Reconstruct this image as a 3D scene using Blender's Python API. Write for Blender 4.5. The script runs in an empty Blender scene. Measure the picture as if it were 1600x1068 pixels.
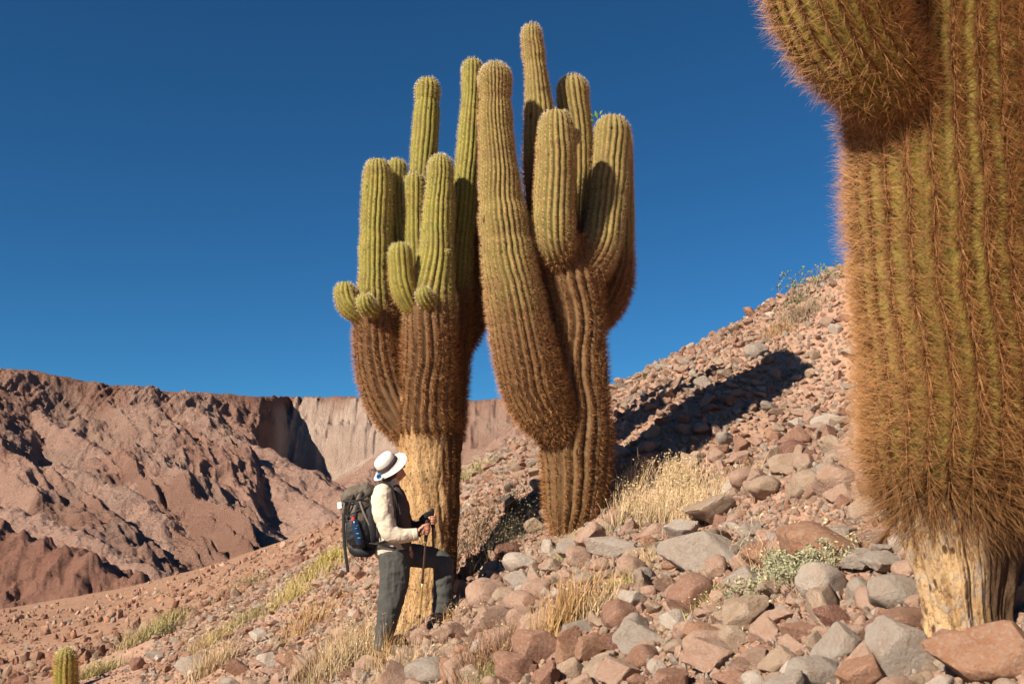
import bpy, bmesh, math, random
import numpy as np
from mathutils import Vector, Matrix

rnd = random.Random(7)
rng = np.random.default_rng(7)
S = bpy.context.scene
C = S.collection

# ------------------------------------------------------------------ camera
F = 1555.6
PITCH = math.radians(9.35)
CP, SP = math.cos(PITCH), math.sin(PITCH)
ZC = 1.6
cam_d = bpy.data.cameras.new('camera')
cam = bpy.data.objects.new('camera', cam_d)
C.objects.link(cam)
cam.location = (0, 0, ZC)
cam.rotation_euler = (math.radians(90) + PITCH, 0, 0)
cam_d.lens = 35
cam_d.sensor_width = 36
cam_d.clip_start = 0.05
cam_d.clip_end = 20000
cam_d.dof.use_dof = True
cam_d.dof.focus_distance = 8.8
cam_d.dof.aperture_fstop = 8.0
S.camera = cam

# ------------------------------------------------------------------ sky, sun, exposure
SUN_AZ = math.radians(48)      # light travels towards +x, +y by this angle off +y
SUN_EL = math.radians(34)
w = bpy.data.worlds.new('World')
S.world = w
w.use_nodes = True
nt = w.node_tree
nt.nodes.clear()
sky = nt.nodes.new('ShaderNodeTexSky')
sky.sky_type = 'NISHITA'
sky.sun_disc = False
sky.sun_elevation = SUN_EL
sky.sun_rotation = math.pi + SUN_AZ
sky.altitude = 3500
sky.air_density = 1.0
sky.dust_density = 0.3
sky.ozone_density = 2.2
tint = nt.nodes.new('ShaderNodeMix')
tint.data_type = 'RGBA'; tint.blend_type = 'MULTIPLY'
tint.inputs[0].default_value = 1.0
tint.inputs[7].default_value = (0.122, 0.342, 0.468, 1)
bg = nt.nodes.new('ShaderNodeBackground')
bg.inputs[1].default_value = 0.1
wo = nt.nodes.new('ShaderNodeOutputWorld')
nt.links.new(sky.outputs[0], tint.inputs[6])
nt.links.new(tint.outputs[2], bg.inputs[0])
nt.links.new(bg.outputs[0], wo.inputs[0])

sun_d = bpy.data.lights.new('sun', 'SUN')
sun_d.energy = 4.9
sun_d.angle = math.radians(0.5)
sun_d.color = (1.0, 0.87, 0.70)
sun = bpy.data.objects.new('sun', sun_d)
C.objects.link(sun)
ldir = Vector((math.sin(SUN_AZ) * math.cos(SUN_EL), math.cos(SUN_AZ) * math.cos(SUN_EL), -math.sin(SUN_EL)))
sun.rotation_euler = ldir.to_track_quat('-Z', 'Y').to_euler()
sun.location = (-20, -20, 20)

vs = S.view_settings
vs.view_transform = 'Standard'
vs.look = 'None'
vs.exposure = 0.93
vs.gamma = 1
vs.use_curve_mapping = False
S.cycles.max_bounces = 5
S.cycles.diffuse_bounces = 3
S.cycles.use_denoising = True

# ------------------------------------------------------------------ projection helpers
def ray(u, v):
    X = (u - 800) / F; Y = (534 - v) / F
    return X, CP - Y * SP, SP + Y * CP

def P(u, v, D):
    """photo pixel at forward distance D -> world point"""
    x, y, z = ray(u, v)
    k = D / y
    return Vector((x * k, D, z * k + ZC))

def pm(v, D):
    """metres per photo pixel at forward distance D"""
    return D / (F * (CP - (534 - v) / F * SP))

def project(x, y, z):
    z = z - ZC
    d = y * CP + z * SP
    up = -y * SP + z * CP
    return 800 + F * x / d, 534 - F * up / d, d

# ------------------------------------------------------------------ noise
def _h(i, j, k, seed):
    n = (i * 374761393 + j * 668265263 + k * 2147483647 + seed * 974634777) & 0xffffffff
    n = ((n ^ (n >> 13)) * 1274126177) & 0xffffffff
    n = ((n ^ (n >> 16)) * 2246822519) & 0xffffffff
    return ((n ^ (n >> 15)) & 0xffff) / 65535.0

def vnoise(x, y, z=None, seed=0):
    if z is None: z = np.zeros_like(x)
    xi, yi, zi = np.floor(x).astype(np.int64), np.floor(y).astype(np.int64), np.floor(z).astype(np.int64)
    fx, fy, fz = x - xi, y - yi, z - zi
    fx = fx * fx * fx * (fx * (fx * 6 - 15) + 10); fy = fy * fy * fy * (fy * (fy * 6 - 15) + 10); fz = fz * fz * (3 - 2 * fz)
    r = 0
    for a in (0, 1):
        for b in (0, 1):
            for c in (0, 1):
                wgt = (fx if a else 1 - fx) * (fy if b else 1 - fy) * (fz if c else 1 - fz)
                r = r + wgt * _h(xi + a, yi + b, zi + c, seed)
    return r * 2 - 1

def fbm(x, y, z=None, o=4, seed=0, gain=0.5):
    r, a, n = 0, 1.0, 0
    for i in range(o):
        f = 2.03 ** i
        r = r + a * vnoise(x * f + i * 7.3, y * f - i * 3.1, None if z is None else z * f, seed + i)
        n += a; a *= gain
    return r / n

def ridged(x, y, o=5, seed=0, gain=0.5):
    r, a, n = 0, 1.0, 0
    for i in range(o):
        f = 2.07 ** i
        r = r + a * (1 - np.abs(vnoise(x * f + i * 5.7, y * f - i * 9.1, None, seed + i)))
        n += a; a *= gain
    return r / n

def sstep(a, b, x):
    t = np.clip((x - a) / (b - a), 0, 1)
    return t * t * (3 - 2 * t)

# ------------------------------------------------------------------ object helpers
def tag(o, label=None, cat=None, group=None, kind=None):
    if label: o['label'] = label
    if cat: o['category'] = cat
    if group: o['group'] = group
    if kind: o['kind'] = kind
    return o

def empty(name, loc, label, cat, group=None):
    o = bpy.data.objects.new(name, None)
    o.empty_display_size = 0.2
    C.objects.link(o)
    o.location = loc
    return tag(o, label, cat, group)

def link(name, me, mat=None, parent=None, kind=None):
    if mat is not None and not me.materials: me.materials.append(mat)
    o = bpy.data.objects.new(name, me)
    C.objects.link(o)
    if parent is not None:
        o.parent = parent
        # geometry is written in world space; keep it there
        off = Vector((0, 0, 0)); p = parent
        while p is not None:
            off += p.location; p = p.parent
        o.location = -off
    if kind: o['kind'] = kind
    return o

def mesh_np(name, verts, faces, smooth=True, attrs=None):
    """verts (n,3); faces (m,3) or (m,4) array, or list of arrays"""
    me = bpy.data.meshes.new(name)
    fl = faces if isinstance(faces, (list, tuple)) else [faces]
    fl = [np.asarray(f, dtype=np.int32) for f in fl if len(f)]
    nl = sum(f.size for f in fl); nf = sum(len(f) for f in fl)
    me.vertices.add(len(verts)); me.loops.add(nl); me.polygons.add(nf)
    me.vertices.foreach_set('co', np.asarray(verts, dtype=np.float32).ravel())
    me.loops.foreach_set('vertex_index', np.concatenate([f.ravel() for f in fl]))
    tot = np.concatenate([np.full(len(f), f.shape[1], dtype=np.int32) for f in fl])
    st = np.concatenate([[0], np.cumsum(tot)[:-1]]).astype(np.int32)
    me.polygons.foreach_set('loop_start', st)
    me.polygons.foreach_set('use_smooth', np.full(nf, smooth, dtype=bool))
    for k, a in (attrs or {}).items():
        a = np.asarray(a, dtype=np.float32)
        if a.ndim == 1:
            at = me.attributes.new(k, 'FLOAT', 'POINT'); at.data.foreach_set('value', a)
        elif a.shape[1] == 3 and k.startswith('vec'):
            at = me.attributes.new(k, 'FLOAT_VECTOR', 'POINT'); at.data.foreach_set('vector', a.ravel())
        else:
            if a.shape[1] == 3: a = np.concatenate([a, np.ones((len(a), 1), dtype=np.float32)], 1)
            at = me.attributes.new(k, 'FLOAT_COLOR', 'POINT'); at.data.foreach_set('color', a.ravel())
    me.update(calc_edges=True)
    me.validate()
    return me

def grid_faces(nr, nc, wrap=False):
    r = np.arange(nr - 1)[:, None]; c = np.arange(nc if wrap else nc - 1)[None, :]
    c2 = (c + 1) % nc
    a = r * nc + c; b = r * nc + c2; d = (r + 1) * nc + c; e = (r + 1) * nc + c2
    return np.stack([a, b, e, d], -1).reshape(-1, 4)

# ------------------------------------------------------------------ materials
class NT:
    def __init__(self, name, rough=0.8, spec=0.2):
        self.m = bpy.data.materials.new(name); self.m.use_nodes = True
        self.t = self.m.node_tree; self.n = self.t.nodes
        self.b = self.n['Principled BSDF']
        self.b.inputs['Roughness'].default_value = rough
        self.b.inputs['Specular IOR Level'].default_value = spec
    def new(self, k, **kw):
        n = self.n.new(k)
        for a, b in kw.items(): setattr(n, a, b)
        return n
    def l(self, a, b): self.t.links.new(a, b)
    def coord(self, kind='Object'):
        return self.new('ShaderNodeTexCoord').outputs[kind]
    def noise(self, vec, scale, detail=6, rough=0.6, dist=0):
        n = self.new('ShaderNodeTexNoise')
        n.inputs['Scale'].default_value = scale; n.inputs['Detail'].default_value = detail
        n.inputs['Roughness'].default_value = rough; n.inputs['Distortion'].default_value = dist
        if vec is not None: self.l(vec, n.inputs['Vector'])
        return n.outputs[0]
    def vor(self, vec, scale, feature='F1', rnd_=1.0):
        n = self.new('ShaderNodeTexVoronoi', feature=feature)
        n.inputs['Scale'].default_value = scale
        n.inputs['Randomness'].default_value = rnd_
        if vec is not None: self.l(vec, n.inputs['Vector'])
        return n.outputs['Distance']
    def ramp(self, fac, stops):
        n = self.new('ShaderNodeValToRGB')
        e = n.color_ramp.elements
        while len(e) < len(stops): e.new(0.5)
        for q, (p, c) in zip(e, stops):
            q.position = p
            q.color = (*c, 1) if isinstance(c, (tuple, list)) else (c, c, c, 1)
        self.l(fac, n.inputs[0])
        return n.outputs[0]
    def mix(self, fac, a, b, mode='MIX'):
        n = self.new('ShaderNodeMix', data_type='RGBA', blend_type=mode)
        for s, x in ((n.inputs[0], fac), (n.inputs[6], a), (n.inputs[7], b)):
            if isinstance(x, (int, float)): s.default_value = x
            elif isinstance(x, (tuple, list)): s.default_value = (*x, 1)
            else: self.l(x, s)
        return n.outputs[2]
    def math(self, op, a, b=0.0):
        n = self.new('ShaderNodeMath', operation=op)
        for s, x in ((n.inputs[0], a), (n.inputs[1], b)):
            if isinstance(x, (int, float)): s.default_value = x
            else: self.l(x, s)
        return n.outputs[0]
    def attr(self, name, kind='GEOMETRY', out='Color'):
        n = self.new('ShaderNodeAttribute', attribute_name=name, attribute_type=kind)
        return n.outputs[out]
    def mapping(self, vec, scale):
        n = self.new('ShaderNodeMapping'); n.inputs['Scale'].default_value = scale
        self.l(vec, n.inputs['Vector']); return n.outputs[0]
    def color(self, c):
        if isinstance(c, (tuple, list)): self.b.inputs['Base Color'].default_value = (*c, 1)
        else: self.l(c, self.b.inputs['Base Color'])
    def bump(self, h, strength=0.5, dist=0.01, prev=None):
        n = self.new('ShaderNodeBump')
        n.inputs['Strength'].default_value = strength; n.inputs['Distance'].default_value = dist
        self.l(h, n.inputs['Height'])
        if prev is not None: self.l(prev, n.inputs['Normal'])
        self.l(n.outputs[0], self.b.inputs['Normal'])
        return n.outputs[0]

def simple(name, c, rough=0.7, scale=60, amt=0.35, bump=0.3, spec=0.25, metal=0):
    t = NT(name, rough, spec)
    v = t.coord()
    n = t.noise(v, scale, 5)
    t.color(t.mix(t.ramp(n, [(0.3, 0.0), (0.7, 1.0)]), tuple(x * (1 - amt) for x in c), tuple(min(1, x * (1 + amt)) for x in c)))
    t.bump(n, bump, 0.003)
    t.b.inputs['Metallic'].default_value = metal
    return t.m

def make_rock_mat():
    t = NT('rock_surface', 0.88, 0.15)
    v = t.coord()
    tintc = t.attr('tint', 'INSTANCER')
    rv = t.new('ShaderNodeObjectInfo').outputs['Random']
    off = t.new('ShaderNodeVectorMath', operation='ADD')
    cmb = t.new('ShaderNodeCombineXYZ')
    t.l(t.math('MULTIPLY', rv, 37.0), cmb.inputs[0]); t.l(t.math('MULTIPLY', rv, 91.0), cmb.inputs[1])
    t.l(v, off.inputs[0]); t.l(cmb.outputs[0], off.inputs[1])
    v = off.outputs[0]
    big = t.noise(v, 1.6, 4, 0.6, 0.6)
    mid = t.noise(v, 7, 8, 0.68)
    fine = t.noise(v, 30, 8, 0.85)
    c = t.mix(t.ramp(big, [(0.35, 0.0), (0.65, 1.0)]), t.mix(1.0, tintc, (0.84, 0.74, 0.68), 'MULTIPLY'), tintc)
    c = t.mix(t.ramp(mid, [(0.47, 0.0), (0.64, 0.75)]), c, t.mix(0.55, tintc, (0.56, 0.48, 0.41)))
    c = t.mix(t.ramp(fine, [(0.3, 0.5), (0.44, 0.0)]), c, (0.18, 0.11, 0.08))
    c = t.mix(t.ramp(t.noise(v, 14, 4, 0.6), [(0.62, 0.0), (0.75, 0.5)]), c, (0.62, 0.54, 0.47))
    t.color(c)
    n1 = t.bump(mid, 0.9, 0.12)
    t.bump(fine, 0.6, 0.03, n1)
    return t.m

def make_ground_mat():
    t = NT('scree_soil', 0.95, 0.1)
    v = t.coord()
    a = t.noise(v, 0.35, 6, 0.6)
    b = t.noise(v, 6, 8, 0.7)
    g = t.vor(v, 22)
    g2 = t.vor(v, 7)
    c = t.mix(t.ramp(a, [(0.35, 0), (0.65, 1)]), (0.33, 0.20, 0.14), (0.42, 0.27, 0.195))
    c = t.mix(t.ramp(b, [(0.4, 0.0), (0.7, 0.8)]), c, (0.54, 0.38, 0.28))
    c = t.mix(t.ramp(g, [(0.25, 0.0), (0.5, 0.5)]), c, (0.26, 0.14, 0.095))
    sa = t.noise(v, 0.05, 7, 0.65); sb = t.noise(v, 0.9, 9, 0.75); sd = t.noise(v, 4.5, 6, 0.8); sf = t.noise(v, 16, 5, 0.8)
    c2 = t.mix(t.ramp(sa, [(0.35, 0), (0.65, 1)]), (0.27, 0.155, 0.10), (0.34, 0.205, 0.135))
    c2 = t.mix(t.ramp(sb, [(0.45, 0.0), (0.7, 0.85)]), c2, (0.42, 0.27, 0.18))
    c2 = t.mix(t.ramp(sd, [(0.36, 0.75), (0.5, 0.0)]), c2, (0.12, 0.06, 0.04))
    c2 = t.mix(t.ramp(sf, [(0.38, 0.6), (0.5, 0.0)]), c2, (0.15, 0.08, 0.055))
    soil = t.attr('soil', out='Fac')
    c = t.mix(t.ramp(t.math('ADD', soil, t.math('MULTIPLY', t.math('SUBTRACT', sb, 0.5), 1.2)), [(0.35, 0.0), (0.65, 1.0)]), c, c2)
    t.color(c)
    n1 = t.bump(b, 0.8, 0.05)
    n2 = t.bump(g, -0.9, 0.03, n1)
    t.bump(g2, -0.8, 0.06, n2)
    return t.m

def make_slope_mat():
    t = NT('brown_slope_soil', 0.95, 0.1)
    v = t.coord()
    a = t.noise(v, 0.05, 7, 0.65)
    b = t.noise(v, 0.9, 9, 0.75)
    g = t.vor(v, 1.6)
    d = t.noise(v, 4.5, 6, 0.8)
    c = t.mix(t.ramp(a, [(0.35, 0), (0.65, 1)]), (0.27, 0.155, 0.10), (0.34, 0.205, 0.135))
    c = t.mix(t.ramp(b, [(0.45, 0.0), (0.7, 0.85)]), c, (0.42, 0.27, 0.18))
    c = t.mix(t.ramp(d, [(0.36, 0.75), (0.5, 0.0)]), c, (0.12, 0.06, 0.04))
    t.color(c)
    n1 = t.bump(b, 1.0, 0.5)
    n2 = t.bump(g, -0.9, 0.3, n1)
    t.bump(d, 1.0, 0.12, n2)
    return t.m

def make_canyon_mat():
    t = NT('canyon_rock', 0.95, 0.1)
    v = t.coord()
    col = t.attr('col')
    sl = t.mapping(v, (1, 1, 2.2))
    a = t.noise(v, 0.035, 8, 0.7)
    b = t.noise(sl, 0.16, 9, 0.75)
    f = t.noise(v, 0.7, 6, 0.75)
    c = t.mix(t.ramp(a, [(0.3, 0.0), (0.7, 1.0)]), t.mix(1.0, col, (0.80, 0.74, 0.72), 'MULTIPLY'), col)
    c = t.mix(t.ramp(b, [(0.56, 0.0), (0.72, 0.55)]), c, (0.44, 0.31, 0.245))
    c = t.mix(t.ramp(f, [(0.36, 0.4), (0.48, 0.0)]), c, (0.14, 0.075, 0.055))
    t.color(c)
    n1 = t.bump(b, 1.0, 10.0)
    n2 = t.bump(a, 0.8, 18.0, n1)
    n3 = t.bump(t.noise(t.mapping(v, (1.4, 1.4, .5)), 0.06, 9, .8, 1.2), 1.0, 16.0, n2)
    t.bump(f, 1.0, 2.6, n3)
    return t.m

def make_cactus_mat(name, green, brown, scar=0.9, crest=(0.40, 0.26, 0.13), crest_a=0.7):
    t = NT(name, 0.75, 0.2)
    v = t.coord()
    age = t.attr('age', out='Fac'); rib = t.attr('rib', out='Fac')
    n = t.noise(v, 9, 7, 0.65)
    n2 = t.noise(v, 55, 5, 0.7)
    g = t.mix(t.ramp(n, [(0.35, 0.0), (0.7, 1.0)]), green, tuple(min(1, x * k) for x, k in zip(green, (1.5, 1.22, 1.25))))
    br = t.mix(t.ramp(n, [(0.3, 0.0), (0.7, 1.0)]), brown, tuple(x * 1.5 for x in brown))
    a2 = t.math('ADD', age, t.math('MULTIPLY', t.math('SUBTRACT', n, 0.5), 0.9))
    c = t.mix(t.ramp(a2, [(0.30, 0.0), (0.72, 1.0)]), g, br)
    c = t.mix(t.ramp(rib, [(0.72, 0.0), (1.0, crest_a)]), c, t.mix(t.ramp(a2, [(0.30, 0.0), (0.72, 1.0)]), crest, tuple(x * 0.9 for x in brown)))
    c = t.mix(t.ramp(rib, [(0.05, 0.6), (0.35, 0.0)]), c, tuple(x * .5 for x in brown))      # corky crests above; grooves here darkened, shade put into the colour
    c = t.mix(t.ramp(n2, [(0.35, 0.5), (0.5, 0.0)]), c, tuple(x * 0.45 for x in brown))
    vv = t.mapping(v, (1, 1, 0.6))
    sp = t.math('ADD', t.vor(vv, 7.0), t.ramp(t.noise(v, 2.2, 3), [(0.42, 0.25), (0.62, 0.0)]))
    c = t.mix(t.ramp(sp, [(0.10, scar), (0.17, 0.0)]), c, (0.035, 0.018, 0.01))
    sp2 = t.math('ADD', t.vor(vv, 19.0), t.ramp(t.noise(v, 3.1, 3), [(0.45, 0.3), (0.6, 0.0)]))
    c = t.mix(t.ramp(sp2, [(0.13, scar), (0.2, 0.0)]), c, (0.05, 0.025, 0.015))
    c = t.mix(t.ramp(t.noise(v, 4.2, 6, .7, .6), [(0.5, 0.0), (0.66, 0.55)]), c, brown)
    t.color(c)
    n1 = t.bump(n2, 0.5, 0.008)
    t.bump(t.ramp(sp, [(0.08, 0.0), (0.2, 1.0)]), 0.7, 0.02, n1)
    return t.m

def make_spine_mat():
    t = NT('cactus_spine', 0.55, 0.3)
    t.color(t.attr('col'))
    return t.m

def make_bark_mat(name, light, dark, sc=1.0, grey=False):
    t = NT(name, 0.9, 0.1)
    v = t.coord()
    vm = t.mapping(v, (1, 1, 0.28))
    a = t.noise(vm, 14 * sc, 8, 0.7, 0.5)
    b = t.noise(v, 45 * sc, 6, 0.7)
    wv = t.new('ShaderNodeVectorMath', operation='ADD')
    nw = t.new('ShaderNodeTexNoise'); nw.inputs['Scale'].default_value = 11 * sc; nw.inputs['Detail'].default_value = 5; t.l(v, nw.inputs['Vector'])
    sc_ = t.new('ShaderNodeVectorMath', operation='SCALE'); sc_.inputs['Scale'].default_value = 0.10; t.l(nw.outputs['Color'], sc_.inputs[0])
    t.l(v, wv.inputs[0]); t.l(sc_.outputs[0], wv.inputs[1])
    cr = t.vor(t.mapping(wv.outputs[0], (1, 1, 0.24)), 19 * sc, 'DISTANCE_TO_EDGE')
    c = t.mix(t.ramp(a, [(0.32, 0.0), (0.62, 1.0)]), dark, light)
    c = t.mix(t.ramp(b, [(0.35, 0.8), (0.48, 0.0)]), c, tuple(x * 0.28 for x in dark))
    c = t.mix(t.math('MULTIPLY', t.ramp(cr, [(0.0, 0.85), (0.05, 0.0)]), t.ramp(a, [(0.35, 1.0), (0.6, 0.25)])), c, tuple(x * 0.3 for x in dark))
    if grey: c = t.mix(t.ramp(t.noise(v, 16, 6, .75, .8), [(0.5, 0.0), (0.6, 0.7)]), c, (0.40, 0.34, 0.28))
    pit = t.math('ADD', t.vor(t.mapping(v, (1, 1, 0.5)), 26 * sc), t.ramp(t.noise(v, 5, 3), [(0.4, 0.16), (0.6, 0.0)]))
    c = t.mix(t.ramp(pit, [(0.18, 0.9), (0.28, 0.0)]), c, (0.06, 0.03, 0.018))
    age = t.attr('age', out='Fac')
    c = t.mix(t.ramp(age, [(0.35, 0.0), (0.75, 0.9)]), c, (0.065, 0.035, 0.02))  # painted shade on the bark's right side
    t.color(c)
    n1 = t.bump(a, 0.9, 0.03)
    n2 = t.bump(cr, 0.7, 0.012, n1)
    t.bump(b, 0.6, 0.012, n2)
    return t.m

def make_blade_mat(name='dry_blade'):
    t = NT(name, 0.6, 0.2)
    t.color(t.attr('col'))
    t.b.inputs['Subsurface Weight'].default_value = 0.0
    return t.m

M_rock = make_rock_mat(); M_ground = make_ground_mat(); M_slope = make_slope_mat(); M_canyon = make_canyon_mat()
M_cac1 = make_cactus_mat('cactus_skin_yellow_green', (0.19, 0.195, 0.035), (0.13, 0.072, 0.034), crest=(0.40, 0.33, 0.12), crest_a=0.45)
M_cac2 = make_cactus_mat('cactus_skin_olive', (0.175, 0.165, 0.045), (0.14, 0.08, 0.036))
M_cac3 = make_cactus_mat('cactus_skin_near', (0.15, 0.135, 0.024), (0.125, 0.075, 0.026), 0.0, (0.09, 0.04, 0.018), 0.95)  # dark crest lines: areole felt plus the spines' shade put into colour
M_spine = make_spine_mat()
M_bark1 = make_bark_mat('golden_bark', (0.52, 0.345, 0.175), (0.33, 0.185, 0.08))
M_bark3 = make_bark_mat('cracked_ochre_bark', (0.56, 0.39, 0.21), (0.34, 0.19, 0.085), 0.9, True)
M_blade = make_blade_mat()

# ------------------------------------------------------------------ terrain height
def plane(x, y): return -1.6 + 0.5 * x + 0.11 * y     # relative to the eye
ctl = []
def cp(u, v, D):
    p = P(u, v, D); ctl.append((p.x, p.y, p.z - ZC))
for D in (1.2, 2.2, 3.2, 4.5, 6, 8):
    for s in (-1.2, -0.8, -0.4, -0.13, 0.1, 0.3, 0.55, 0.9, 1.3):
        ctl.append((s * D, D, plane(s * D, D)))
for c_ in [(665, 962, 9.5), (890, 838, 9.4), (800, 880, 9.2), (955, 748, 9.8), (1048, 684, 10.45), (1130, 612, 11.3), (1225, 548, 12.4), (1000, 800, 9.2), (1100, 725, 9.9),
           (780, 790, 11), (850, 730, 12), (1290, 650, 10.4), (1310, 540, 12.0),
           (720, 741, 16.5), (820, 694, 15.5), (950, 615, 14.4), (1080, 558, 13.9), (1210, 497, 13.7), (1310, 440, 13.5), (1450, 372, 13), (1600, 300, 12.6), (1900, 160, 12),
           (560, 862, 17), (450, 910, 17), (300, 985, 18), (103, 1075, 17), (0, 1100, 17), (-200, 1180, 17),
           (0, 1062, 27), (0, 1020, 50), (0, 985, 85), (0, 947, 165), (-300, 950, 165), (-300, 1020, 80), (-600, 960, 165),
           (150, 1010, 40), (150, 965, 85), (150, 922, 165),
           (300, 955, 27), (300, 938, 48), (300, 918, 85), (300, 890, 165),
           (450, 888, 27), (450, 876, 48), (450, 862, 85), (450, 842, 165),
           (560, 838, 27), (560, 826, 48), (560, 818, 85), (560, 808, 165),
           (640, 792, 24), (640, 793, 48), (640, 795, 85), (640, 797, 165)]:
    cp(*c_)
for (u, v, D) in [(720, 741, 16.5), (820, 694, 15.5), (950, 615, 14.4), (1080, 558, 13.9), (1210, 497, 13.7), (1310, 440, 13.5), (1450, 372, 13), (1600, 300, 12.6), (1900, 160, 12)]:
    p = P(u, v, D)
    z = p.z - ZC
    for k, up, dn in ((1.5, 1.22, 0.0), (2.6, 1.4, 1.0), (6.0, 1.3, 6.0)):
        ctl.append((p.x * k, p.y * k, z * up - dn))
ctl = np.array(ctl)
def tr(x, y):
    r = np.hypot(x, y) + 1e-6
    th = np.clip(np.arctan2(x, y), -1.0, 1.0)
    return th * 2.2, np.log(np.clip(r, 0.9, 260)), r
ta, tb, tr_ = tr(ctl[:, 0], ctl[:, 1])
tv = (ctl[:, 2] - plane(ctl[:, 0], ctl[:, 1])) / tr_
def U(r2): return np.where(r2 > 0, r2 * np.log(np.maximum(r2, 1e-12)), 0)
n_ = len(ctl)
K = U((ta[:, None] - ta) ** 2 + (tb[:, None] - tb) ** 2) + np.eye(n_) * 4e-3
A = np.zeros((n_ + 3, n_ + 3)); A[:n_, :n_] = K; A[:n_, n_] = 1; A[:n_, n_ + 1] = ta; A[:n_, n_ + 2] = tb; A[n_:, :n_] = A[:n_, n_:].T
sol = np.linalg.solve(A, np.concatenate([tv, [0, 0, 0]]))
def H0(x, y):
    x = np.asarray(x, float); y = np.asarray(y, float)
    sh = x.shape; x = x.ravel(); y = y.ravel()
    out = np.empty(len(x))
    for i in range(0, len(x), 20000):
        xx, yy = x[i:i + 20000], y[i:i + 20000]
        a, b, r = tr(xx, yy)
        q = U((a[:, None] - ta) ** 2 + (b[:, None] - tb) ** 2) @ sol[:n_] + sol[n_] + sol[n_ + 1] * a + sol[n_ + 2] * b
        wgt = sstep(0.5, 3.5, yy) 
        out[i:i + 20000] = np.clip(plane(xx, yy), -60, 60) + q * r * wgt
    return (out + ZC).reshape(sh)

def Hn(x, y):
    r = np.hypot(x, y)
    return H0(x, y) + 0.10 * fbm(x * 0.55, y * 0.55, o=4, seed=3) * sstep(1, 4, r) + 0.035 * fbm(x * 2.7, y * 2.7, o=3, seed=5) + 0.9 * fbm(x * .05, y * .05, o=5, seed=31, gain=.6) * sstep(35, 110, r)

# lookup table for fast heights near by
GX = np.linspace(-14, 16, 601); GY = np.linspace(0.3, 30, 595)
GZ = Hn(*np.meshgrid(GX, GY))
def H(x, y):
    x = np.asarray(x, float); y = np.asarray(y, float)
    i = np.clip((x - GX[0]) / (GX[1] - GX[0]), 0, len(GX) - 1.001); j = np.clip((y - GY[0]) / (GY[1] - GY[0]), 0, len(GY) - 1.001)
    i0 = i.astype(int); j0 = j.astype(int); fi = i - i0; fj = j - j0
    return (GZ[j0, i0] * (1 - fi) * (1 - fj) + GZ[j0, i0 + 1] * fi * (1 - fj) + GZ[j0 + 1, i0] * (1 - fi) * fj + GZ[j0 + 1, i0 + 1] * fi * fj)
def hit(u, v, dmin=2.0, dmax=60):
    """where the line of sight through photo pixel u,v meets the ground"""
    x, y, z = ray(u, v)
    D = np.exp(np.linspace(math.log(dmin), math.log(dmax), 500))
    X = x / y * D; Z = z / y * D + ZC
    hh = H(X, D) if dmax <= 30 else Hn(X, D)
    k = np.argmax(hh >= Z)
    if not (hh >= Z).any(): k = np.argmin(Z - hh)
    return Vector((X[k], D[k], float(hh[k])))

# ground mesh (polar sheet all round the camera)
def build_ground():
    th = np.concatenate([np.linspace(-math.pi, -0.75, 40, endpoint=False), np.linspace(-0.75, 0.75, 380), np.linspace(0.75, math.pi, 40)[1:]])
    rr = np.concatenate([[0.02, 0.4, 0.8, 1.2], np.exp(np.linspace(math.log(1.5), math.log(30), 330)), np.exp(np.linspace(math.log(30.4), math.log(300), 150))])
    R, T = np.meshgrid(rr, th, indexing='ij')
    X = R * np.sin(T); Y = R * np.cos(T)
    Z = Hn(X, Y)
    dv = 190
    # beyond the brown slope's brow the ground falls away to the canyon floor
    left = sstep(0.12, -0.02, np.arctan2(X, Y))
    Z = Z - sstep(168, 300, R) * (26) - sstep(30, 300, R) * 10 * (1 - left)
    V = np.stack([X, Y, Z], -1).reshape(-1, 3)
    soil = sstep(17, 30, R) * left * sstep(0.05, -0.25, np.arctan2(X, Y)) + sstep(26, 40, R)
    soil = np.clip(np.maximum(soil, sstep(0, -4, X + 0.34 * Y)), 0, 1).ravel()
    f = grid_faces(len(rr), len(th))
    near = (R[:-1, :-1] < 34).ravel()
    me = mesh_np('hillside', V, f[near][:, ::-1], True, {'soil': soil})
    o = link('scree_hillside', me, M_ground); o['kind'] = 'structure'
    me2 = mesh_np('slope', V, f[~near][:, ::-1], True, {'soil': soil})
    for v_ in (me, me2): pass
    o2 = link('distant_slope', me2, M_ground); o2['kind'] = 'structure'
build_ground()
for nm in ('hillside', 'slope'):
    me = bpy.data.meshes[nm]
    bm = bmesh.new(); bm.from_mesh(me)
    bmesh.ops.delete(bm, geom=[v for v in bm.verts if not v.link_faces], context='VERTS')
    bm.to_mesh(me); bm.free()

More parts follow.
